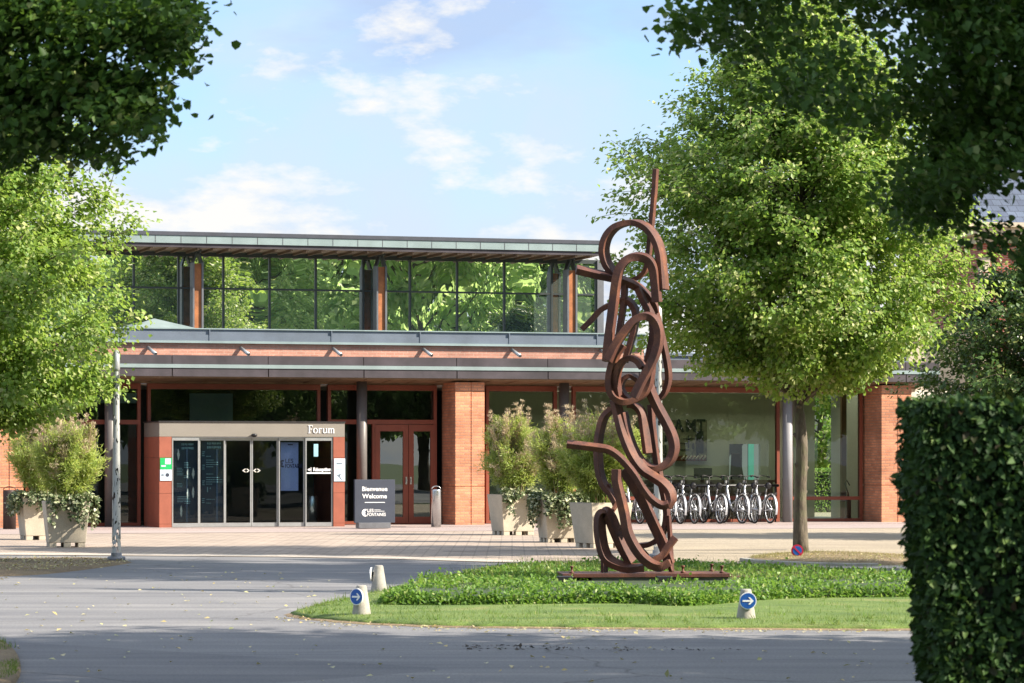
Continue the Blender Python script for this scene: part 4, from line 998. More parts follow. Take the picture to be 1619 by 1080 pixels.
# bollards with arrow signs
def bollard(base, rz, h, disc, label):
    o = empty('bollard', base, rz, label, 'bollard', 'small concrete bollards around the lawn')
    mb = MB(); b, t = .100, .052
    pr_ = [(b, 0), (b * 1.01, .015), (t, h - .012), (t * .8, h)]
    mb.lathe(pr_, 20, smooth=True); mb.build('post', M['concrete'], o)
    rd_ = .083; zc_ = h * .68; y = -.092
    mb = MB(); cyc = lambda r, y0: [(disc * .012 + r * math.cos(a), y0, zc_ + r * math.sin(a)) for a in [2 * math.pi * i / 32 for i in range(32)]]
    mb.prism(cyc(rd_, y), (0, .012, 0), 0); sg = mb.build('sign_disc', M['white'], o)
    mb = MB(); mb.prism(cyc(rd_ * .90, y - .003), (0, .0025, 0)); mb.build('blue_face', M['signblue'], sg)
    if disc:
        x0 = disc * .012; mb = MB(); f = .083
        pts = [(-.62, -.10), (.30, -.10), (.02, -.42), (.24, -.42), (.66, 0), (.24, .42), (.02, .42), (.30, .10), (-.62, .10)]
        mb.prism([(x0 + p * f, y - .006, zc_ + q * f) for p, q in pts], (0, .0025, 0)); mb.build('arrow', M['white'], sg)
    mb = MB(); mb.box(-.02, .02, y + .012, -.04, zc_ - .03, zc_ + .03); mb.build('bracket', M['darkmetal'], o)
    return o
bollard(G(1179.5, 988), R(0), .345, 1, 'concrete bollard with a blue arrow disc in front of the sculpture lawn, facing the camera')
bollard(G(571.5, 980.5), R(-38), .345, 1, 'concrete bollard with a turned blue arrow disc at the left tip of the lawn')
bollard(G(599, 938.5), R(-100), .335, 1, 'pale concrete bollard at the far left edge of the lawn, disc seen edge on')

# little no-parking sign by the tree
np_ = empty('parking_sign', G(1260.5, 884), 0, 'small round red and blue no parking disc at the foot of the tree', 'sign')
mb = MB(); mb.tube([(0, .012, 0), (0, .012, .17)], .012, 8); mb.build('stake', M['alu'], np_)
c32 = lambda r, y0, z: [(r * math.cos(a), y0, z + r * math.sin(a)) for a in [2 * math.pi * i / 32 for i in range(32)]]
mb = MB(); mb.prism(c32(.098, -.008, .135), (0, .012, 0)); mb.build('red_rim', M['signred'], np_)
mb = MB(); mb.prism(c32(.072, -.012, .135), (0, .003, 0)); mb.build('blue_face', M['signblue'], np_)
mb = MB(); c, s_ = math.cos(R(-45)), math.sin(R(-45)); mb.prism([(x * c - y * s_, -.016, .135 + x * s_ + y * c) for x, y in ((-.074, -.012), (.074, -.012), (.074, .012), (-.074, .012))], (0, .003, 0)); mb.build('red_bar', M['signred'], np_)

# ------------------------------------------------------------------ sculpture
YS = 37.45
SB = P(1016, 905, YS); zpl = SB.z
sc = empty('sculpture', (SB.x, YS, zpl), 0, 'tall rusty steel sculpture of tangled bent bars standing on the planted island', 'sculpture')
def bar(pts, d0, d1, t, w, b=(.42, .88, .15), sub=7, name='bent_bar', dm=None):
    n = len(pts); q = []
    for i, (u, v) in enumerate(pts):
        f = i / (n - 1); d = d0 + (d1 - d0) * f if dm is None else (d0 * (1 - f) ** 2 + 2 * dm * f * (1 - f) + d1 * f * f)
        q.append(P(u, v, YS + d) - sc.location)
    mb = MB(); mb.sweep(catmull(q, sub), b, t * .86, w * .84); return mb.build(name, M['rust'], sc, .005)
bar([(1037, 267), (1034, 310), (1030, 355), (1026, 398), (1022, 424), (1012, 437), (999, 443)], .1, .2, .062, .10)
bar([(970, 432), (959, 415), (955, 394), (961, 373), (976, 358), (1000, 352), (1021, 359), (1036, 377), (1044, 400), (1047, 430), (1049, 458)], .05, -.12, .082, .20, (.5, .86, .1))
bar([(911, 426), (940, 433), (968, 439), (988, 445), (1008, 454), (1023, 467), (1033, 480), (1037, 494)], -.05, .12, .095, .15, (.1, .9, .40))
bar([(1037, 494), (1042, 515), (1049, 545), (1055, 575), (1057, 598), (1053, 616), (1046, 627), (1038, 633)], .12, .26, .065, .13, (.45, .88, .1))
bar([(960, 572), (962, 545), (967, 505), (972, 465), (976, 438), (982, 421), (994, 409), (1010, 406), (1025, 411), (1033, 424), (1036, 445), (1039, 478)], -.22, -.16, .11, .16, (.32, .93, .2))
bar([(961, 571), (973, 546), (988, 524), (1003, 507), (1018, 500), (1031, 503), (1040, 516), (1042, 535), (1037, 558), (1026, 582), (1013, 606), (1002, 629)], -.42, -.40, .10, .17, (.36, .92, .15))
bar([(985, 545), (974, 562), (966, 585), (964, 608), (970, 626), (985, 635), (1002, 633), (1016, 624), (1025, 609), (1029, 590), (1031, 568), (1035, 540), (1037, 510)], -.18, -.05, .085, .17, (.36, .92, .1))
bar([(1017, 582), (1008, 570), (996, 566), (984, 572), (977, 586), (975, 605), (978, 626)], -.32, -.1, .075, .15)
bar([(1008, 600), (997, 594), (986, 600), (982, 612), (987, 624), (996, 632)], -.05, -.02, .06, .13)
bar([(972, 632), (977, 652), (983, 677), (992, 703), (1003, 725), (1017, 743), (1033, 754), (1048, 764), (1059, 777), (1061, 790), (1055, 801)], -.02, -.18, .085, .17, (.55, .8, .25))
bar([(896, 702), (922, 705), (946, 708), (962, 711), (976, 720), (990, 734), (1004, 752), (1016, 772), (1030, 789), (1046, 799), (1057, 797)], -.30, -.32, .078, .13, (.1, .9, .42))
bar([(1022, 598), (1029, 620), (1040, 644), (1053, 668), (1063, 690), (1066, 708), (1061, 725), (1049, 737), (1034, 741), (1019, 735), (1006, 720), (996, 698), (989, 675), (984, 652)], .08, .02, .095, .20, (.4, .9, .1))
bar([(992, 640), (1006, 643), (1015, 654), (1019, 680), (1024, 717)], .05, -.02, .07, .14, (.7, .72, .05))
bar([(1029, 640), (1032, 680), (1037, 722), (1043, 752), (1050, 785), (1054, 812), (1051, 834), (1043, 850), (1028, 860), (1010, 863)], .25, .15, .07, .12)
bar([(966, 648), (956, 659), (950, 676), (946, 700), (946, 725), (949, 750), (956, 768), (967, 781), (975, 795)], .12, -.05, .075, .16, (.5, .86, .1))
bar([(975, 742), (975, 760), (981, 786), (987, 812), (992, 840), (1002, 862), (1015, 880), (1030, 892), (1045, 896), (1059, 889)], -.36, -.36, .105, .15, (.38, .9, .2))
bar([(999, 889), (984, 863), (973, 838), (965, 819), (957, 810), (950, 815), (948, 832), (950, 852), (954, 870), (961, 884), (976, 893), (995, 898), (1018, 897)], -.18, -.30, .085, .20, (.55, .82, .2), dm=-.3)
bar([(986, 742), (1006, 774), (1021, 802), (1035, 832), (1048, 860), (1059, 892)], .05, .05, .13, .13, (.3, .94, .1))
bar([(1033, 886), (1047, 878), (1057, 864), (1068, 850)], -.22, -.2, .09, .12, (.4, .9, .2))
bar([(1057, 815), (1060, 860), (1062, 904)], .15, .15, .05, .08)
bar([(952, 881), (952, 905)], -.05, -.05, .03, .05); bar([(958, 883), (958, 905)], -.2, -.2, .05, .05)
bar([(920, 521), (935, 506), (950, 490), (967, 481), (985, 474), (998, 480), (1005, 495), (1003, 520), (996, 546), (988, 572)], .10, -.02, .075, .16, (.3, .92, .25))
bar([(988, 448), (986, 480), (980, 520), (977, 545)], .02, .02, .075, .1)
bar([(1009, 456), (1020, 480), (1030, 500), (1033, 525), (1027, 560), (1020, 590)], -.02, -.05, .08, .13)
bar([(975, 840), (968, 860), (972, 800), (962, 765)][2:], .0, .0, .05, .06)
bar([(980, 838), (992, 815)], -.3, -.34, .03, .09); bar([(962, 818), (976, 796)], -.22, -.1, .05, .06)
bar([(1056, 885), (1061, 903)], -.3, -.3, .05, .05)
mb = MB(); cosr = R(4)
def rot(x, y): return (x * math.cos(cosr) - y * math.sin(cosr), x * math.sin(cosr) + y * math.cos(cosr))
x0, x1 = (884 - 1016) / FPX * YS, (1150 - 1016) / FPX * YS
pl = [rot(x, y) for x, y in ((x0, -.42), (x1, -.42), (x1, .42), (x0, .42))]
mb.hexa([(x, y, -.045) for x, y in pl], [(x, y, 0) for x, y in pl]); bp = mb.build('base_plate', M['rust'], sc, .004)
mb = MB()
for f, y in ((.06, -.30), (.72, -.28), (.95, -.3), (.4, .33), (.93, .3)):
    x, yy = rot(x0 + (x1 - x0) * f, y); mb.lathe([(.028, 0), (.028, .02), (.014, .022), (.014, .07), (.022, .072), (.022, .09)], 8, (x, yy))
mb.build('bolt', M['rust'], bp)
pc = MB(); xa = (930 - 1016) / FPX * YS
pc.hexa([(*rot(x, y), -zpl) for x, y in ((xa, -.36), (x1 - .03, -.36), (x1 - .03, .36), (xa, .36))], [(*rot(x, y), -.046) for x, y in ((xa, -.36), (x1 - .03, -.36), (x1 - .03, .36), (xa, .36))]); pc.build('concrete_footing', M['concrete'], sc)
for u, v, lb in ((1050, 921, 'small black floodlight at the foot of the sculpture plinth'), (893, 915, 'small black floodlight in the ground cover under the left end of the rusty plate')):
    q = P(u, v, 36.6); o = empty('floodlight', (q.x, q.y, 0), R(10), lb, 'floodlight'); mb = MB(); mb.box(-.09, .09, -.05, .05, .13, .24); mb.build('housing', M['black'], o, .01)
    mb = MB(); mb.tube([(0, 0, 0), (0, 0, .14)], .012, 6); mb.build('stake', M['black'], o)
q = P(1175, 913, 38.2); mb = MB(); mb.box(-.18, .18, -.15, .15, 0, q.z + .015); o = mb.build('rusty_plate', M['rust'], None, .004, (q.x, q.y, 0)); tag(o, 'small dark rusty slab lying in the grass right of the sculpture base', 'metal slab')

# ------------------------------------------------------------------ island lawn
rng = np.random.default_rng(5)
near = [(470, 973), (500, 979), (560, 984.5), (640, 989), (760, 992), (900, 993.5), (1050, 994.5), (1200, 995), (1400, 996), (1560, 992), (1660, 975)]
far = [(1640, 950), (1500, 930), (1300, 914), (1100, 907), (900, 908), (760, 917), (650, 931), (560, 949), (500, 963)]
isl = [G(u, v) for u, v in near + far]
def smooth_loop(p, sub=5):
    n = len(p); out = []
    for i in range(n):
        a, b, c, d = p[i - 1], p[i], p[(i + 1) % n], p[(i + 2) % n]
        for j in range(sub):
            t = j / sub; out.append(.5 * ((2 * b) + (c - a) * t + (2 * a - 5 * b + 4 * c - d) * t * t + (3 * b - a - 3 * c + d) * t ** 3))
    return out
def mound(name, loop, prof, mat, kind='structure'):
    """rings shrinking toward the centroid; prof = [(shrink, z)]"""
    c = sum(loop, Vector()) / len(loop); n = len(loop); mb = MB(); vs = []
    for sh, z in prof:
        for p in loop:
            q = c + (p - c) * sh; vs.append((q.x, q.y, z))
    fs = []
    for i in range(len(prof) - 1):
        for j in range(n): fs.append((i * n + j, i * n + (j + 1) % n, (i + 1) * n + (j + 1) % n, (i + 1) * n + j))
    fs.append(tuple((len(prof) - 1) * n + j for j in range(n))); mb.add(vs, fs, 0, True)
    return tag(mb.build(name, mat), kind=kind), c
il = smooth_loop(isl, 9); il = [p + Vector((random.gauss(0, .018), random.gauss(0, .03), 0)) for p in il]; lawn, lc = mound('lawn', il, [(1.012, -.01), (1.008, .03), (.99, .05), (.95, .06), (.5, .08), (.1, .09)], M['lawn'])
soil_, _ = mound('lawn_edge', il, [(1.03, .002), (1.018, .014), (1.0, .016)], M['littersoil'])
bedp = [(607, 962), (640, 967), (760, 968), (900, 967), (1000, 967), (1080, 970.5), (1140, 967), (1250, 958), (1430, 954), (1560, 946), (1500, 934), (1250, 918), (1000, 911), (860, 917), (740, 931), (655, 946)]
bl = smooth_loop([G(u, v) for u, v in bedp]); bed, bc = mound('planting_bed', bl, [(1.0, .02), (.985, .10), (.95, .15), (.85, .175), (.4, .17), (.05, .17)], M['bedsoil'])
def inside(pts, loop):
    lx = np.array([p.x for p in loop]); ly = np.array([p.y for p in loop]); r = np.zeros(len(pts), bool); n = len(loop); j = n - 1
    for i in range(n):
        c = ((ly[i] > pts[:, 1]) != (ly[j] > pts[:, 1])) & (pts[:, 0] < (lx[j] - lx[i]) * (pts[:, 1] - ly[i]) / (ly[j] - ly[i] + 1e-12) + lx[i]); r ^= c; j = i
    return r
def scatter(loop, n):
    lx = [p.x for p in loop]; ly = [p.y for p in loop]; out = np.zeros((0, 2))
    while len(out) < n:
        q = np.stack([rng.uniform(min(lx), max(lx), n), rng.uniform(min(ly), max(ly), n)], 1); out = np.concatenate([out, q[inside(q, loop)]])
    return out[:n]
def shrink(loop, f, c): return [c + (p - c) * f for p in loop]
# short grass on the lawn
p2 = scatter(il, 60000); keep = ~inside(p2, shrink(bl, .97, bc)); p2 = p2[keep]; n = len(p2)
po = np.concatenate([p2, np.full((n, 1), .045)], 1); L = rng.uniform(.025, .06, n)
d = rnd(n, .45) + np.array([0, 0, 1]); go = leaf_object('grass', po, d, rnd(n), L, .007, M['grassblade'], None, 'blade'); tag(go, 'short mown grass of the island lawn', 'grass', kind='stuff')
# ground cover leaves on the bed: top and steep rim
c2 = np.array(bc[:2])
p2 = scatter(bl, 26000); n = len(p2); po = np.concatenate([p2, (.17 + rng.normal(0, .018, n))[:, None] + .045 * np.sin(p2[:, :1] * 2.1 + p2[:, 1:] * 1.3) + .03 * np.sin(p2[:, :1] * 6.3 - p2[:, 1:] * 4.1) + (rng.random((n, 1)) > .985) * rng.uniform(.02, .09, (n, 1))], 1)
e = np.array([[p.x, p.y] for p in bl]); k = rng.integers(0, len(e), 16000); f = rng.random((16000, 1)); ed = e[k] * (1 - f) + e[(k + 1) % len(e)] * f
hz = rng.random(16000); ed = c2 + (ed - c2) * (1.01 - .05 * hz[:, None] ** 2 + rng.normal(0, .006, (16000, 1))); po2 = np.concatenate([ed, (.03 + .15 * hz + rng.normal(0, .012, 16000))[:, None]], 1)
po = np.concatenate([po, po2]); n = len(po); out = np.concatenate([po[:, :2] - c2, np.zeros((n, 1))], 1); out /= np.linalg.norm(out, axis=1, keepdims=True)
kp_ = ~((po[:, 0] > SB.x - 1.1) & (po[:, 0] < SB.x + 1.1) & (po[:, 1] > 36.35) & (po[:, 1] < 38.1)); po[(po[:, 1] > 34.9) & (po[:, 1] < 36.5) & (np.abs(po[:, 0] - SB.x) < 1.15), 2] -= .045; po = po[kp_]; out = out[kp_]; n = len(po)
L = rng.uniform(.03, .062, n); d = rnd(n, .7) + out * .3 + np.array([0, 0, .25]); gc = leaf_object('ground_cover', po, d, rnd(n, .5) + np.array([0, 0, 1]) + out * .2, L, L * .7, M['cover'], None, 'diamond'); tag(gc, 'low leafy ground cover around the sculpture', 'ground cover', kind='stuff')
# the bed swells into a low mound left of the sculpture
hc_ = np.array([.5, 39.3]); hr_ = np.array([1.2, 2.0])
def rise(p): return .11 * np.exp(-1.6 * (((p - hc_) / hr_) ** 2).sum(1))
p2 = hc_ + hr_ * 1.2 * np.sqrt(rng.random((9000, 1))) * (lambda t: np.stack([np.cos(t), np.sin(t)], 1))(rng.random(9000) * 6.283); p2 = p2[inside(p2, bl)]; n = len(p2)
po = np.concatenate([p2, (.17 + rise(p2) * rng.random(n) ** .4 + rng.normal(0, .014, n))[:, None]], 1); L = rng.uniform(.03, .062, n)
gm_ = leaf_object('ground_cover', po, rnd(n, .7) + np.array([0, 0, .3]), rnd(n, .5) + np.array([0, 0, 1]), L, L * .7, M['cover'], None, 'diamond'); tag(gm_, 'leafy ground cover on the low mound left of the sculpture', 'ground cover', kind='stuff')
# taller seeding grass along the far rim
n = 9000; p2 = scatter(bl, 60000); rel = (p2[:, 1] - c2[1]); p2 = p2[(rel > 1.2) | ((p2[:, 0] < -.0) & (rel > -.6))][:n]; n = len(p2)
po = np.concatenate([p2, (.15 + rise(p2))[:, None]], 1); L = rng.uniform(.05, .17, n) * (.6 + .8 * rng.random(n) ** 3); gm = rng.random(n) < .25
d = rnd(n, .22) + np.array([0, 0, 1]); tg = leaf_object('grass', po, d, rnd(n), L, .007, [M['grassblade'], M['drygrass']], None, 'blade', mi=gm.astype(int)); tag(tg, 'taller seeding grass along the far side of the planting bed', 'grass', kind='stuff')

p2 = scatter(il, 900); p2 = p2[~inside(p2, shrink(bl, 1.0, bc))][:260]; k = np.repeat(np.arange(len(p2)), 16); n = len(k)
po = np.concatenate([p2[k] + rng.normal(0, .035, (n, 2)), np.full((n, 1), .045)], 1); L = rng.uniform(.04, .10, n)
tw = leaf_object('grass', po, rnd(n, .5) + np.array([0, 0, .9]), rnd(n), L, .010, [M['grassblade'], M['cover']], None, 'blade', mi=(rng.random(n) < .4).astype(int)); tag(tw, 'weeds and uncut tufts scattered through the lawn', 'grass', kind='stuff')
# soil pits, kerb, verge
def patch(name, uvs, z, mat): return mound(name, smooth_loop([G(u, v) for u, v in uvs], 4), [(1.0, .0), (.97, z), (.6, z + .02), (.1, z + .03)], mat)
patch('soil_patch', [(-330, 893), (-150, 912), (20, 911), (110, 904), (190, 893), (205, 888), (140, 883), (20, 884), (-150, 885)], .022, M['littersoil'])
patch('tree_pit', [(1172, 887), (1240, 892), (1330, 894.5), (1440, 893), (1480, 886), (1420, 878), (1300, 874), (1215, 878)], .03, M['littersoil'])
kb = MB(); kp = catmull([G(u, v) for u, v in ((1176, 887.5), (1195, 890.5), (1240, 893), (1300, 895.5), (1370, 896.5), (1450, 894))], 5)
kb.sweep([p + Vector((0, 0, .012)) for p in kp[:22]], (0, 0, 1), .14, .09); tag(kb.build('kerb', M['concrete'], None, .012), kind='structure')
sv, _ = patch('grass_verge', [(-160, 1020), (-20, 1012), (20, 1028), (33, 1055), (20, 1085), (-40, 1110), (-160, 1120)], .03, M['littersoil'])
def tufts(name, uvs, n, lo, hi, mats, label, w=.007, mi=None, z=.03):
    lp = smooth_loop([G(u, v) for u, v in uvs], 3); p = scatter(lp, n); po = np.concatenate([p, np.full((n, 1), z)], 1); L = rng.uniform(lo, hi, n)
    return tag(leaf_object(name, po, rnd(n, .5) + np.array([0, 0, 1]), rnd(n), L, w, mats, None, 'blade', mi=mi), label, 'grass', kind='stuff')
tufts('grass', [(1185, 885), (1260, 889), (1380, 890), (1440, 884), (1330, 876), (1230, 878)], 6000, .02, .07, M['drygrass'], 'dry yellowish grass at the foot of the tree')
tufts('grass', [(-160, 1020), (-20, 1012), (14, 1026), (24, 1030), (-10, 1040), (-60, 1030)], 900, .02, .07, M['grassblade'], 'grass tufts on the verge at the bottom left')
tufts('grass', [(-20, 1066), (20, 1052), (30, 1060), (16, 1078), (-30, 1085)], 700, .02, .06, M['grassblade'], 'grass tufts on the lower verge corner')

# fallen leaves and dark debris on the road
def litter(name, uvs, n, lo, hi, mat, label, z=.012):
    lp = smooth_loop([G(u, v) for u, v in uvs], 3); p = scatter(lp, n); po = np.concatenate([p, np.full((n, 1), z)], 1); L = rng.uniform(lo, hi, n)
    return tag(leaf_object(name, po, rnd(n) * np.array([1, 1, .15]), rnd(n, .25) + np.array([0, 0, 1]), L, L * .7, mat, None, 'diamond'), label, 'fallen leaves', kind='stuff')
litter('fallen_leaves', [(-100, 900), (500, 905), (520, 990), (1435, 1000), (1440, 1080), (-100, 1080)], 330, .03, .07, M['litter'], 'scattered yellow leaves on the asphalt')
litter('fallen_leaves', [(470, 975), (700, 992), (1435, 998), (1435, 1002), (700, 999), (440, 985)], 300, .02, .055, M['litter'], 'yellow leaves gathered along the edge of the lawn')
litter('fallen_leaves', [(-100, 892), (20, 908), (180, 896), (200, 889), (100, 885), (-50, 886)], 900, .02, .06, M['litter'], 'leaf litter on the soil under the left tree', .05)
litter('debris', [(740, 1020), (900, 1025), (1150, 1027), (1140, 1031), (900, 1030), (740, 1030)], 140, .02, .05, M['darkdebris'], 'dark crumbs on the foreground asphalt')
litter('debris', [(1200, 882), (1420, 880), (1440, 892), (1260, 892)], 600, .02, .05, M['litter'], 'straw and leaf bits around the tree foot', .055)

# ------------------------------------------------------------------ trees in view
def crown_main(h):
    xs = [0, .05, .12, .22, .35, .48, .60, .70, .80, .90, 1]; ys = [1.5, 2.1, 2.5, 2.75, 2.9, 2.85, 2.65, 2.2, 1.65, .95, .2]
    return float(np.interp(h, xs, ys))
b = G(1266, 876); mt = lime_tree('lime_tree', 'full leafy lime tree standing in front of the building right of the sculpture', b, 9.2, 3.05, crown_main, .112, 210, 13, 56, .085, M['lime'], 3, None, sig=.115)
lime_tree('lime_tree', 'bright yellow green lime tree at the left edge, hanging over the planters', G(-72, 888), 7.9, 2.3, lambda h: crown_main(h) * .96, .13, 210, 13, 54, .085, M['limepale'], 8, None, sig=.115)
lime_tree('lime_tree', 'darker drooping lime tree behind the hedge at the right edge', G(1675, 850) , 6.2, 1.0, lambda h: crown_main(h) * 1.05, .15, 150, 12, 46, .095, M['limedark'], 14, None, sig=.12)
0 and lime_tree('garden_tree', 'dense green tree standing behind the end of the building at the right', (17.5, 92, 0), 9.5, 1.5, lambda h: crown_main(h) * 1.3, .2, 80, 9, 26, .19, M['limedark'], 15, None, sig=.16)
lime_tree('garden_tree', 'green tree seen through the glazed end of the reception room', W(S(1300, 24), 24, 0), 6.5, 1.2, lambda h: crown_main(h) * .8, .15, 60, 8, 26, .16, M['lime'], 16, None, sig=.13)

# foreground crowns: leaves carried by twigs hanging into the view from trunks outside it
def fg_tree(name, label, base, limbs, polys, ntw, per, size, seed, yr, body):
    global rng
    rng = np.random.default_rng(seed); rd = random.Random(seed); root = empty(name, base, 0, label, 'tree'); bv = Vector(base); tk = MB(); segs = []
    tk.tube(catmull([Vector((0, 0, 0)), Vector((.05, 0, 2.5)), Vector((0, .05, 6)), Vector((.05, 0, 9.5))], 5), [.24 * (1 - .8 * i / 15) + .02 for i in range(16)], 12)
    lm = []
    for lb in limbs:
        pts = catmull([P(*q) - bv for q in lb], 6); r0 = .05
        tk.tube(pts, [r0 * (1 - .85 * i / len(pts)) for i in range(len(pts))], 6); lm += pts
    for poly, cnt in polys:
        k = 0; xs = [p[0] for p in poly]; ys = [p[1] for p in poly]; lp = [Vector((x, y, 0)) for x, y in poly]
        while k < cnt:
            u, v = rd.uniform(min(xs), max(xs)), rd.uniform(min(ys), max(ys))
            if not inside(np.array([[u, v]]), lp)[0]: continue
            e = P(u, v, rd.uniform(*yr)) - bv; near_ = min(lm, key=lambda q: (q - e).length_squared)
            st = near_.lerp(e, max(0, 1 - .55 / max(.56, (near_ - e).length))); 
            md = st.lerp(e, .5) + Vector((0, 0, .05)); tk.tube([st, md, e], [.008, .005, .003], 4, cap=False)
            segs.append((tuple(st), tuple(e))); k += 1
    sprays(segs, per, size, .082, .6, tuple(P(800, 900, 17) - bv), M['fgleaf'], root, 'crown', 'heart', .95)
    # rest of the crown, out of view
    segs = []
    while len(segs) < body[4]:
        p = Vector((rd.gauss(0, 1), rd.gauss(0, 1), rd.gauss(0, 1))).normalized() * rd.uniform(.45, 1)
        q = Vector((body[0] + p.x * body[3], body[1] + p.y * body[3], body[2] + p.z * 4.2))
        u, v = U0 + q.x / max(q.y, .1) * FPX, V0 - (q.z - HC) / max(q.y, .1) * FPX
        if -90 < u < 1710 and v > -90: continue
        l = q - bv; segs.append((tuple(l), tuple(l + Vector((rd.gauss(0, .3), rd.gauss(0, .3), rd.gauss(-.1, .2))))))
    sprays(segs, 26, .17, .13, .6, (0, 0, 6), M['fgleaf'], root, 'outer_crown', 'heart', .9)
    return root
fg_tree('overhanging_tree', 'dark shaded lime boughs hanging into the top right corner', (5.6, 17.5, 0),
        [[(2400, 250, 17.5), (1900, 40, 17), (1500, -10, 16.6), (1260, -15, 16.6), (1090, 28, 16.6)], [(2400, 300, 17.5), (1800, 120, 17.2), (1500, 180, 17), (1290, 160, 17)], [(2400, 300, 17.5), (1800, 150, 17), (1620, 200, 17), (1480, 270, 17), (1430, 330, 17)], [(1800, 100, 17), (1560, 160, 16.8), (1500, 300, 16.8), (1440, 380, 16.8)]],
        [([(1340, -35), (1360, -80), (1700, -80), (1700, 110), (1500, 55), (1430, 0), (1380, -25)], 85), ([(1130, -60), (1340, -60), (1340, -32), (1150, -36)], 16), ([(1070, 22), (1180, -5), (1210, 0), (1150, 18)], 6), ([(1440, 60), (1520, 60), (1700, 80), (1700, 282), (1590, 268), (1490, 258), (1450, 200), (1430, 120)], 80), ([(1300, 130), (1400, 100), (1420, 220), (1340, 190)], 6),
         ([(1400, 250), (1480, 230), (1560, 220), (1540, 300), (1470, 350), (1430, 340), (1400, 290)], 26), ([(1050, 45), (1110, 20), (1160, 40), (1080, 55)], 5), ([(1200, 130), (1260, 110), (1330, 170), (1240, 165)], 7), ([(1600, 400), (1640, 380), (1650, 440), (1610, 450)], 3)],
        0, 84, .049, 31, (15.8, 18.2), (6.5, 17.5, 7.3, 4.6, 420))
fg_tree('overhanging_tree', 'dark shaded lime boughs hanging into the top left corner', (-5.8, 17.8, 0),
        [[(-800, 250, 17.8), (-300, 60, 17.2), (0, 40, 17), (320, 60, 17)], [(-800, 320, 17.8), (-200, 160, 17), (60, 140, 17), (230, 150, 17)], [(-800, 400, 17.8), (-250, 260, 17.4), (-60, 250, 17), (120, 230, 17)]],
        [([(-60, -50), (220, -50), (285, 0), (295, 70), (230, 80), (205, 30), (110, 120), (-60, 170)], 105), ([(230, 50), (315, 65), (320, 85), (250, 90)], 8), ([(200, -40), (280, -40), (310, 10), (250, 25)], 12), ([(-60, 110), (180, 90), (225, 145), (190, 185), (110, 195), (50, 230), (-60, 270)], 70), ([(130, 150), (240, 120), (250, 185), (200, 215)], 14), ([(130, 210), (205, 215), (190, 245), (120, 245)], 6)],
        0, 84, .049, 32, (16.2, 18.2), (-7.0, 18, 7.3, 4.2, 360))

# clipped hedge in the right foreground
rng = np.random.default_rng(77)
hg = empty('hedge', (0, 0, 0), 0, 'tall dark clipped beech hedge filling the right foreground', 'hedge')
HY, HD = 13.0, .9; hx0, hx1 = (1414 - U0) / FPX * (HY + HD) + .02, 5.2; hz = P(1500, 632, HY).z
hg.location = ((hx0 + hx1) / 2, HY + HD / 2, 0); hw = (hx1 - hx0) / 2
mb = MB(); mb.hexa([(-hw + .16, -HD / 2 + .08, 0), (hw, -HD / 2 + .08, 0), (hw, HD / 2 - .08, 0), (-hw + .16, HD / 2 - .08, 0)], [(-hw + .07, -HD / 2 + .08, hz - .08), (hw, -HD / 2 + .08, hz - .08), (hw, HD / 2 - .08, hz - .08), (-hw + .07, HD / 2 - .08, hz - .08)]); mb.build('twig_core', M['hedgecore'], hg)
def face(n, f): r = rng.random((n, 3)); return f(r)
def wav(p): return .016 * np.sin(p * 5.1) + .010 * np.sin(p * 13.7 + 1)
xl = lambda z: -hw + np.interp(z, [0, .6, 1.2, hz], [.13, .10, .02, .0])
a = rng.random((32000, 3)); zf = a[:, 1] * hz; xx = xl(zf) + (2 * hw - .0) * a[:, 0] ** 1.6; pf = np.stack([xx, -HD / 2 + .10 * a[:, 2] + wav(xx * 1.3 + zf), zf], 1)
a = rng.random((14000, 3)); zf = a[:, 1] * hz; pl_ = np.stack([xl(zf) + .10 * a[:, 2] + wav(zf * 1.4), -HD / 2 + HD * a[:, 0], zf], 1)
a = rng.random((9000, 3)); pt_ = np.stack([-hw + 2 * hw * a[:, 0], -HD / 2 + HD * a[:, 1], hz - .06 * a[:, 2] + wav(a[:, 0] * 7) * .6 + (a[:, 2] > .97) * .05], 1)
po = np.concatenate([pf, pl_, pt_]); nr = np.concatenate([np.tile([0, -1, .35], (32000, 1)), np.tile([-1, 0, .35], (14000, 1)), np.tile([0, 0, 1], (9000, 1))]).astype(float)
n = len(po); L = rng.uniform(.026, .054, n); d = rnd(n, .6) + np.array([0, -.15, -.55]) + nr * .35
leaf_object('foliage', po, d, nr + rnd(n, .45), L, L * .62, M['hedge'], hg, 'heart')

# hedge seen through the glazed corner
q = W(S(1310, 14), 14, 0); hb_ = empty('hedge', q, TH, 'low sunlit clipped hedge seen through the glazed end of the reception room', 'hedge')
mb = MB(); mb.box(-2.2, 2.2, -.4, .4, 0, 1.2); mb.build('twig_core', M['hedgecore'], hb_)
n = 6000; a = rng.random((n, 3)); tp = rng.random(n) < .4
po = np.stack([-2.25 + 4.5 * a[:, 0], np.where(tp, -.45 + .9 * a[:, 1], -.45 + .06 * a[:, 1]), np.where(tp, 1.22 + .06 * a[:, 2], 1.25 * a[:, 2])], 1); L = rng.uniform(.05, .09, n)
leaf_object('foliage', po, rnd(n), rnd(n, .5) + np.array([0, -.5, .6]), L, L * .7, M['lime'], hb_, 'diamond')

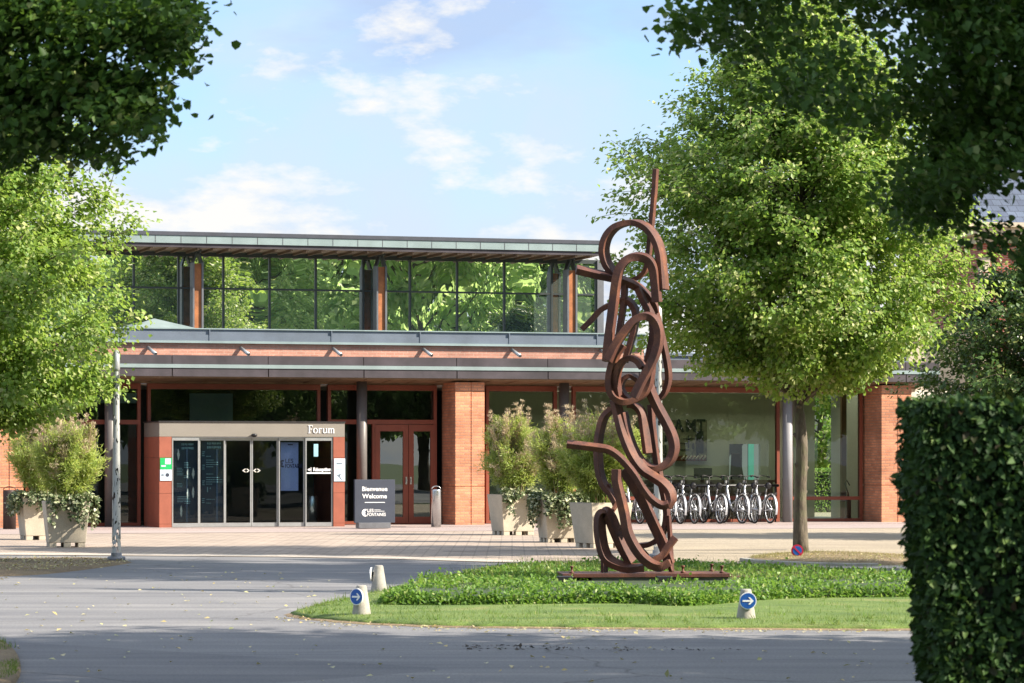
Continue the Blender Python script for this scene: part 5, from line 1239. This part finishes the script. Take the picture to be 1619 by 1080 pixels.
# brick mansion behind the trees at the right
ma = empty('brick_mansion', (19.5, 108, 0), R(8), 'red brick mansion with cream trim and slate roof behind the right trees', 'mansion')
def mz(v): return HC - (v - V0) / FPX * 108
mb = MB(); mb.box(-3.6, 14, 0, 10, 0, mz(384)); mb.build('wall', M['brickred'], ma)
mb = MB(); mb.box(-3.75, 14.1, -.15, 10, mz(386), mz(374)); mb.box(-4.0, 14.3, -.45, 10.2, mz(374), mz(362)); mb.box(-4.2, 14.5, -.6, 10.4, mz(362), mz(355)); mb.build('cornice', M['cream'], ma)
mb = MB(); z0 = mz(355) + .002; mb.hexa([(-4.0, -.4, z0), (14.2, -.4, z0), (14.2, 10, z0), (-4.0, 10, z0)], [(-2.6, 1.4, z0 + 4), (13, 1.4, z0 + 4), (13, 8, z0 + 4), (-2.6, 8, z0 + 4)]); mb.build('roof', M['slateroof'], ma)
for i in range(14):
    pass
mb = MB()
for i in range(16):
    z = .1 + i * .56
    if z < mz(384) - .5: mb.box(-3.64, -3.2 + (.12 if i % 2 else -.08), -.04, .2, z, z + .5)
mb.build('quoin', M['cream'], ma)
for x in (-1.8, .9, 3.6, 6.3):
    for z0 in (1.2, 5.0):
        mb = MB(); mb.box(x - .75, x + .75, -.06, .05, z0 - .2, z0 + 2.7); f = mb.build('window', M['cream'], ma)
        mb = MB(); mb.box(x - .55, x + .55, -.09, -.062, z0, z0 + 2.4); mb.build('window_frame', M['white'], f)
        mb = MB(); 
        for k in range(2):
            for l in range(3): mb.box(x - .47 + k * .5, x - .05 + k * .5, -.1, -.092, z0 + .1 + l * .77, z0 + .75 + l * .77)
        mb.build('pane', M['posternavy'], f)
mb = MB(); mb.box(-8.5, -3.65, .6, 6, 0, mz(538), 0); mb.box(-8.6, -3.66, .5, 6.1, mz(538), mz(525), 0)
for x in (-7.6, -6.2, -4.8): mb.box(x - .4, x + .4, .55, .62, .7, 3.4, 1); mb.box(x - .3, x + .3, .52, .56, .8, 3.3, 2)
mb.build('side_wing', [M['cream'], M['white'], M['posternavy']], ma)

# trees outside the frame: they shade the road and are mirrored in the upper glass
shade = [((9.3, 23.8, 0), 12.5, 2.2, 1.12), ((22.5, 39.8, 0), 25.0, 2.6, 1.75), ((13.2, 43.2, 0), 11.5, 2.6, 1.1), ((10.5, 16.0, 0), 13.0, 2.0, 1.2), ((13.6, 21.6, 0), 15.0, 2.0, 1.3)]
src = lime_tree('avenue_tree', 'tall lime tree of the avenue beside the road', shade[0][0], 12.6, 2.3, lambda h: crown_main(h) * 1.1, .2, 110, 10, 28, .19, M['limegrove'], 41, 'avenue limes beside the road', sig=.16)
for i, (p, h, cbz, k) in enumerate(shade[1:]):
    c = copy_tree(src); c.location = p; c.rotation_euler.z = 1.3 * (i + 1); c.scale = (k / 1.1, k / 1.1, h / 12.6)
grove = []
ctr = Vector((-2, 78, 0)) + Vector((.565, -.824, 0)) * 78
for i in range(17):
    off = -27 + i * 3.4 + random.uniform(-1, 1); dp = random.uniform(-5, 6) + (i % 2) * 5
    p = ctr + Vector((.824, .565, 0)) * off + Vector((.565, -.824, 0)) * dp
    c = copy_tree(src); c.location = p; c.rotation_euler.z = i * 2.1; k = random.uniform(1.15, 1.5); c.scale = (k, k, random.uniform(1.05, 1.35)); c['label'] = 'tree of the park grove mirrored in the upper windows'; c['group'] = 'park grove mirrored in the glass'

# ------------------------------------------------------------------ sky and sun
EL, AZ = R(34), R(12)
sv_ = Vector((math.cos(AZ) * math.cos(EL), -math.sin(AZ) * math.cos(EL), math.sin(EL)))
sl = bpy.data.lights.new('sun', 'SUN'); sl.energy = 4.9; sl.angle = R(.5); sl.color = (1, .90, .76)
so = bpy.data.objects.new('sun', sl); COL.objects.link(so); so.rotation_euler = sv_.to_track_quat('Z', 'Y').to_euler()
w = bpy.data.worlds.new('World'); SC.world = w; w.use_nodes = True; nt = w.node_tree; nt.nodes.clear()
out = nt.nodes.new('ShaderNodeOutputWorld'); bg = nt.nodes.new('ShaderNodeBackground'); bg.inputs[1].default_value = .10
sky = nt.nodes.new('ShaderNodeTexSky'); sky.sky_type = 'NISHITA'; sky.sun_disc = False; sky.sun_elevation = EL; sky.sun_rotation = R(90) + AZ
sky.altitude = 100; sky.air_density = 1.0; sky.dust_density = .6; sky.ozone_density = 1.5
v = coords(nt, 'Generated', (1, 1, 2.4))
n1 = N(nt, 'ShaderNodeTexNoise', Scale=6.5, Detail=9, Roughness=.55); n1.inputs['Distortion'].default_value = .5; nt.links.new(v, n1.inputs['Vector'])
n2 = N(nt, 'ShaderNodeTexNoise', Scale=15.0, Detail=9, Roughness=.6); nt.links.new(v, n2.inputs['Vector'])
tc = nt.nodes.new('ShaderNodeTexCoord'); sp3 = nt.nodes.new('ShaderNodeSeparateXYZ'); nt.links.new(tc.outputs['Generated'], sp3.inputs[0])
lowf = nt.nodes.new('ShaderNodeMapRange'); lowf.inputs['From Min'].default_value = .05; lowf.inputs['From Max'].default_value = .16; lowf.inputs['To Min'].default_value = .15; lowf.inputs['To Max'].default_value = 0; nt.links.new(sp3.outputs[2], lowf.inputs['Value'])
ad = N(nt, 'ShaderNodeMath', operation='ADD'); nt.links.new(n1.outputs['Fac'], ad.inputs[0]); nt.links.new(lowf.outputs[0], ad.inputs[1])
veil = ramp(nt, ad.outputs[0], [(.40, (0, 0, 0)), (.64, (.80, .80, .80))])
puff = N(nt, 'ShaderNodeMath', operation='ADD'); nt.links.new(n2.outputs['Fac'], puff.inputs[0]); nt.links.new(lowf.outputs[0], puff.inputs[1])
pf = ramp(nt, puff.outputs[0], [(.605, (0, 0, 0)), (.70, (.95, .95, .95))])
c = mixc(nt, .62, sky.outputs[0], (1.18, 2.18, 3.85)); c = mixc(nt, veil, c, (2.6, 2.9, 3.35)); n4 = noise(nt, coords(nt, 'Generated', (1.3, 1.3, 4)), 5.0, 6); c = mixc(nt, ramp(nt, n4, [(.52, (0, 0, 0)), (.66, (.6, .6, .6))]), c, (1.75, 2.1, 2.95))
c = mixc(nt, pf, c, (3.6, 3.55, 3.45))
hi = nt.nodes.new('ShaderNodeMapRange'); hi.interpolation_type = 'SMOOTHSTEP'; hi.inputs['From Min'].default_value = .22; hi.inputs['From Max'].default_value = .6; hi.inputs['To Min'].default_value = 0; hi.inputs['To Max'].default_value = .42; nt.links.new(sp3.outputs[2], hi.inputs['Value'])
c = mixc(nt, hi.outputs[0], c, (6.0, 6.2, 6.6))
nt.links.new(c, bg.inputs[0]); nt.links.new(bg.outputs[0], out.inputs[0])

SC.view_settings.view_transform = 'Standard'; SC.view_settings.look = 'None'; SC.view_settings.gamma = 1; SC.view_settings.exposure = 1.50
cy = SC.cycles; cy.use_denoising = True; cy.max_bounces = 8; cy.transparent_max_bounces = 12; cy.glossy_bounces = 4; cy.transmission_bounces = 6; cy.diffuse_bounces = 4
cy.sample_clamp_indirect = 6; cy.caustics_reflective = False; cy.caustics_refractive = False
SC.render.resolution_x = 1024; SC.render.resolution_y = 683
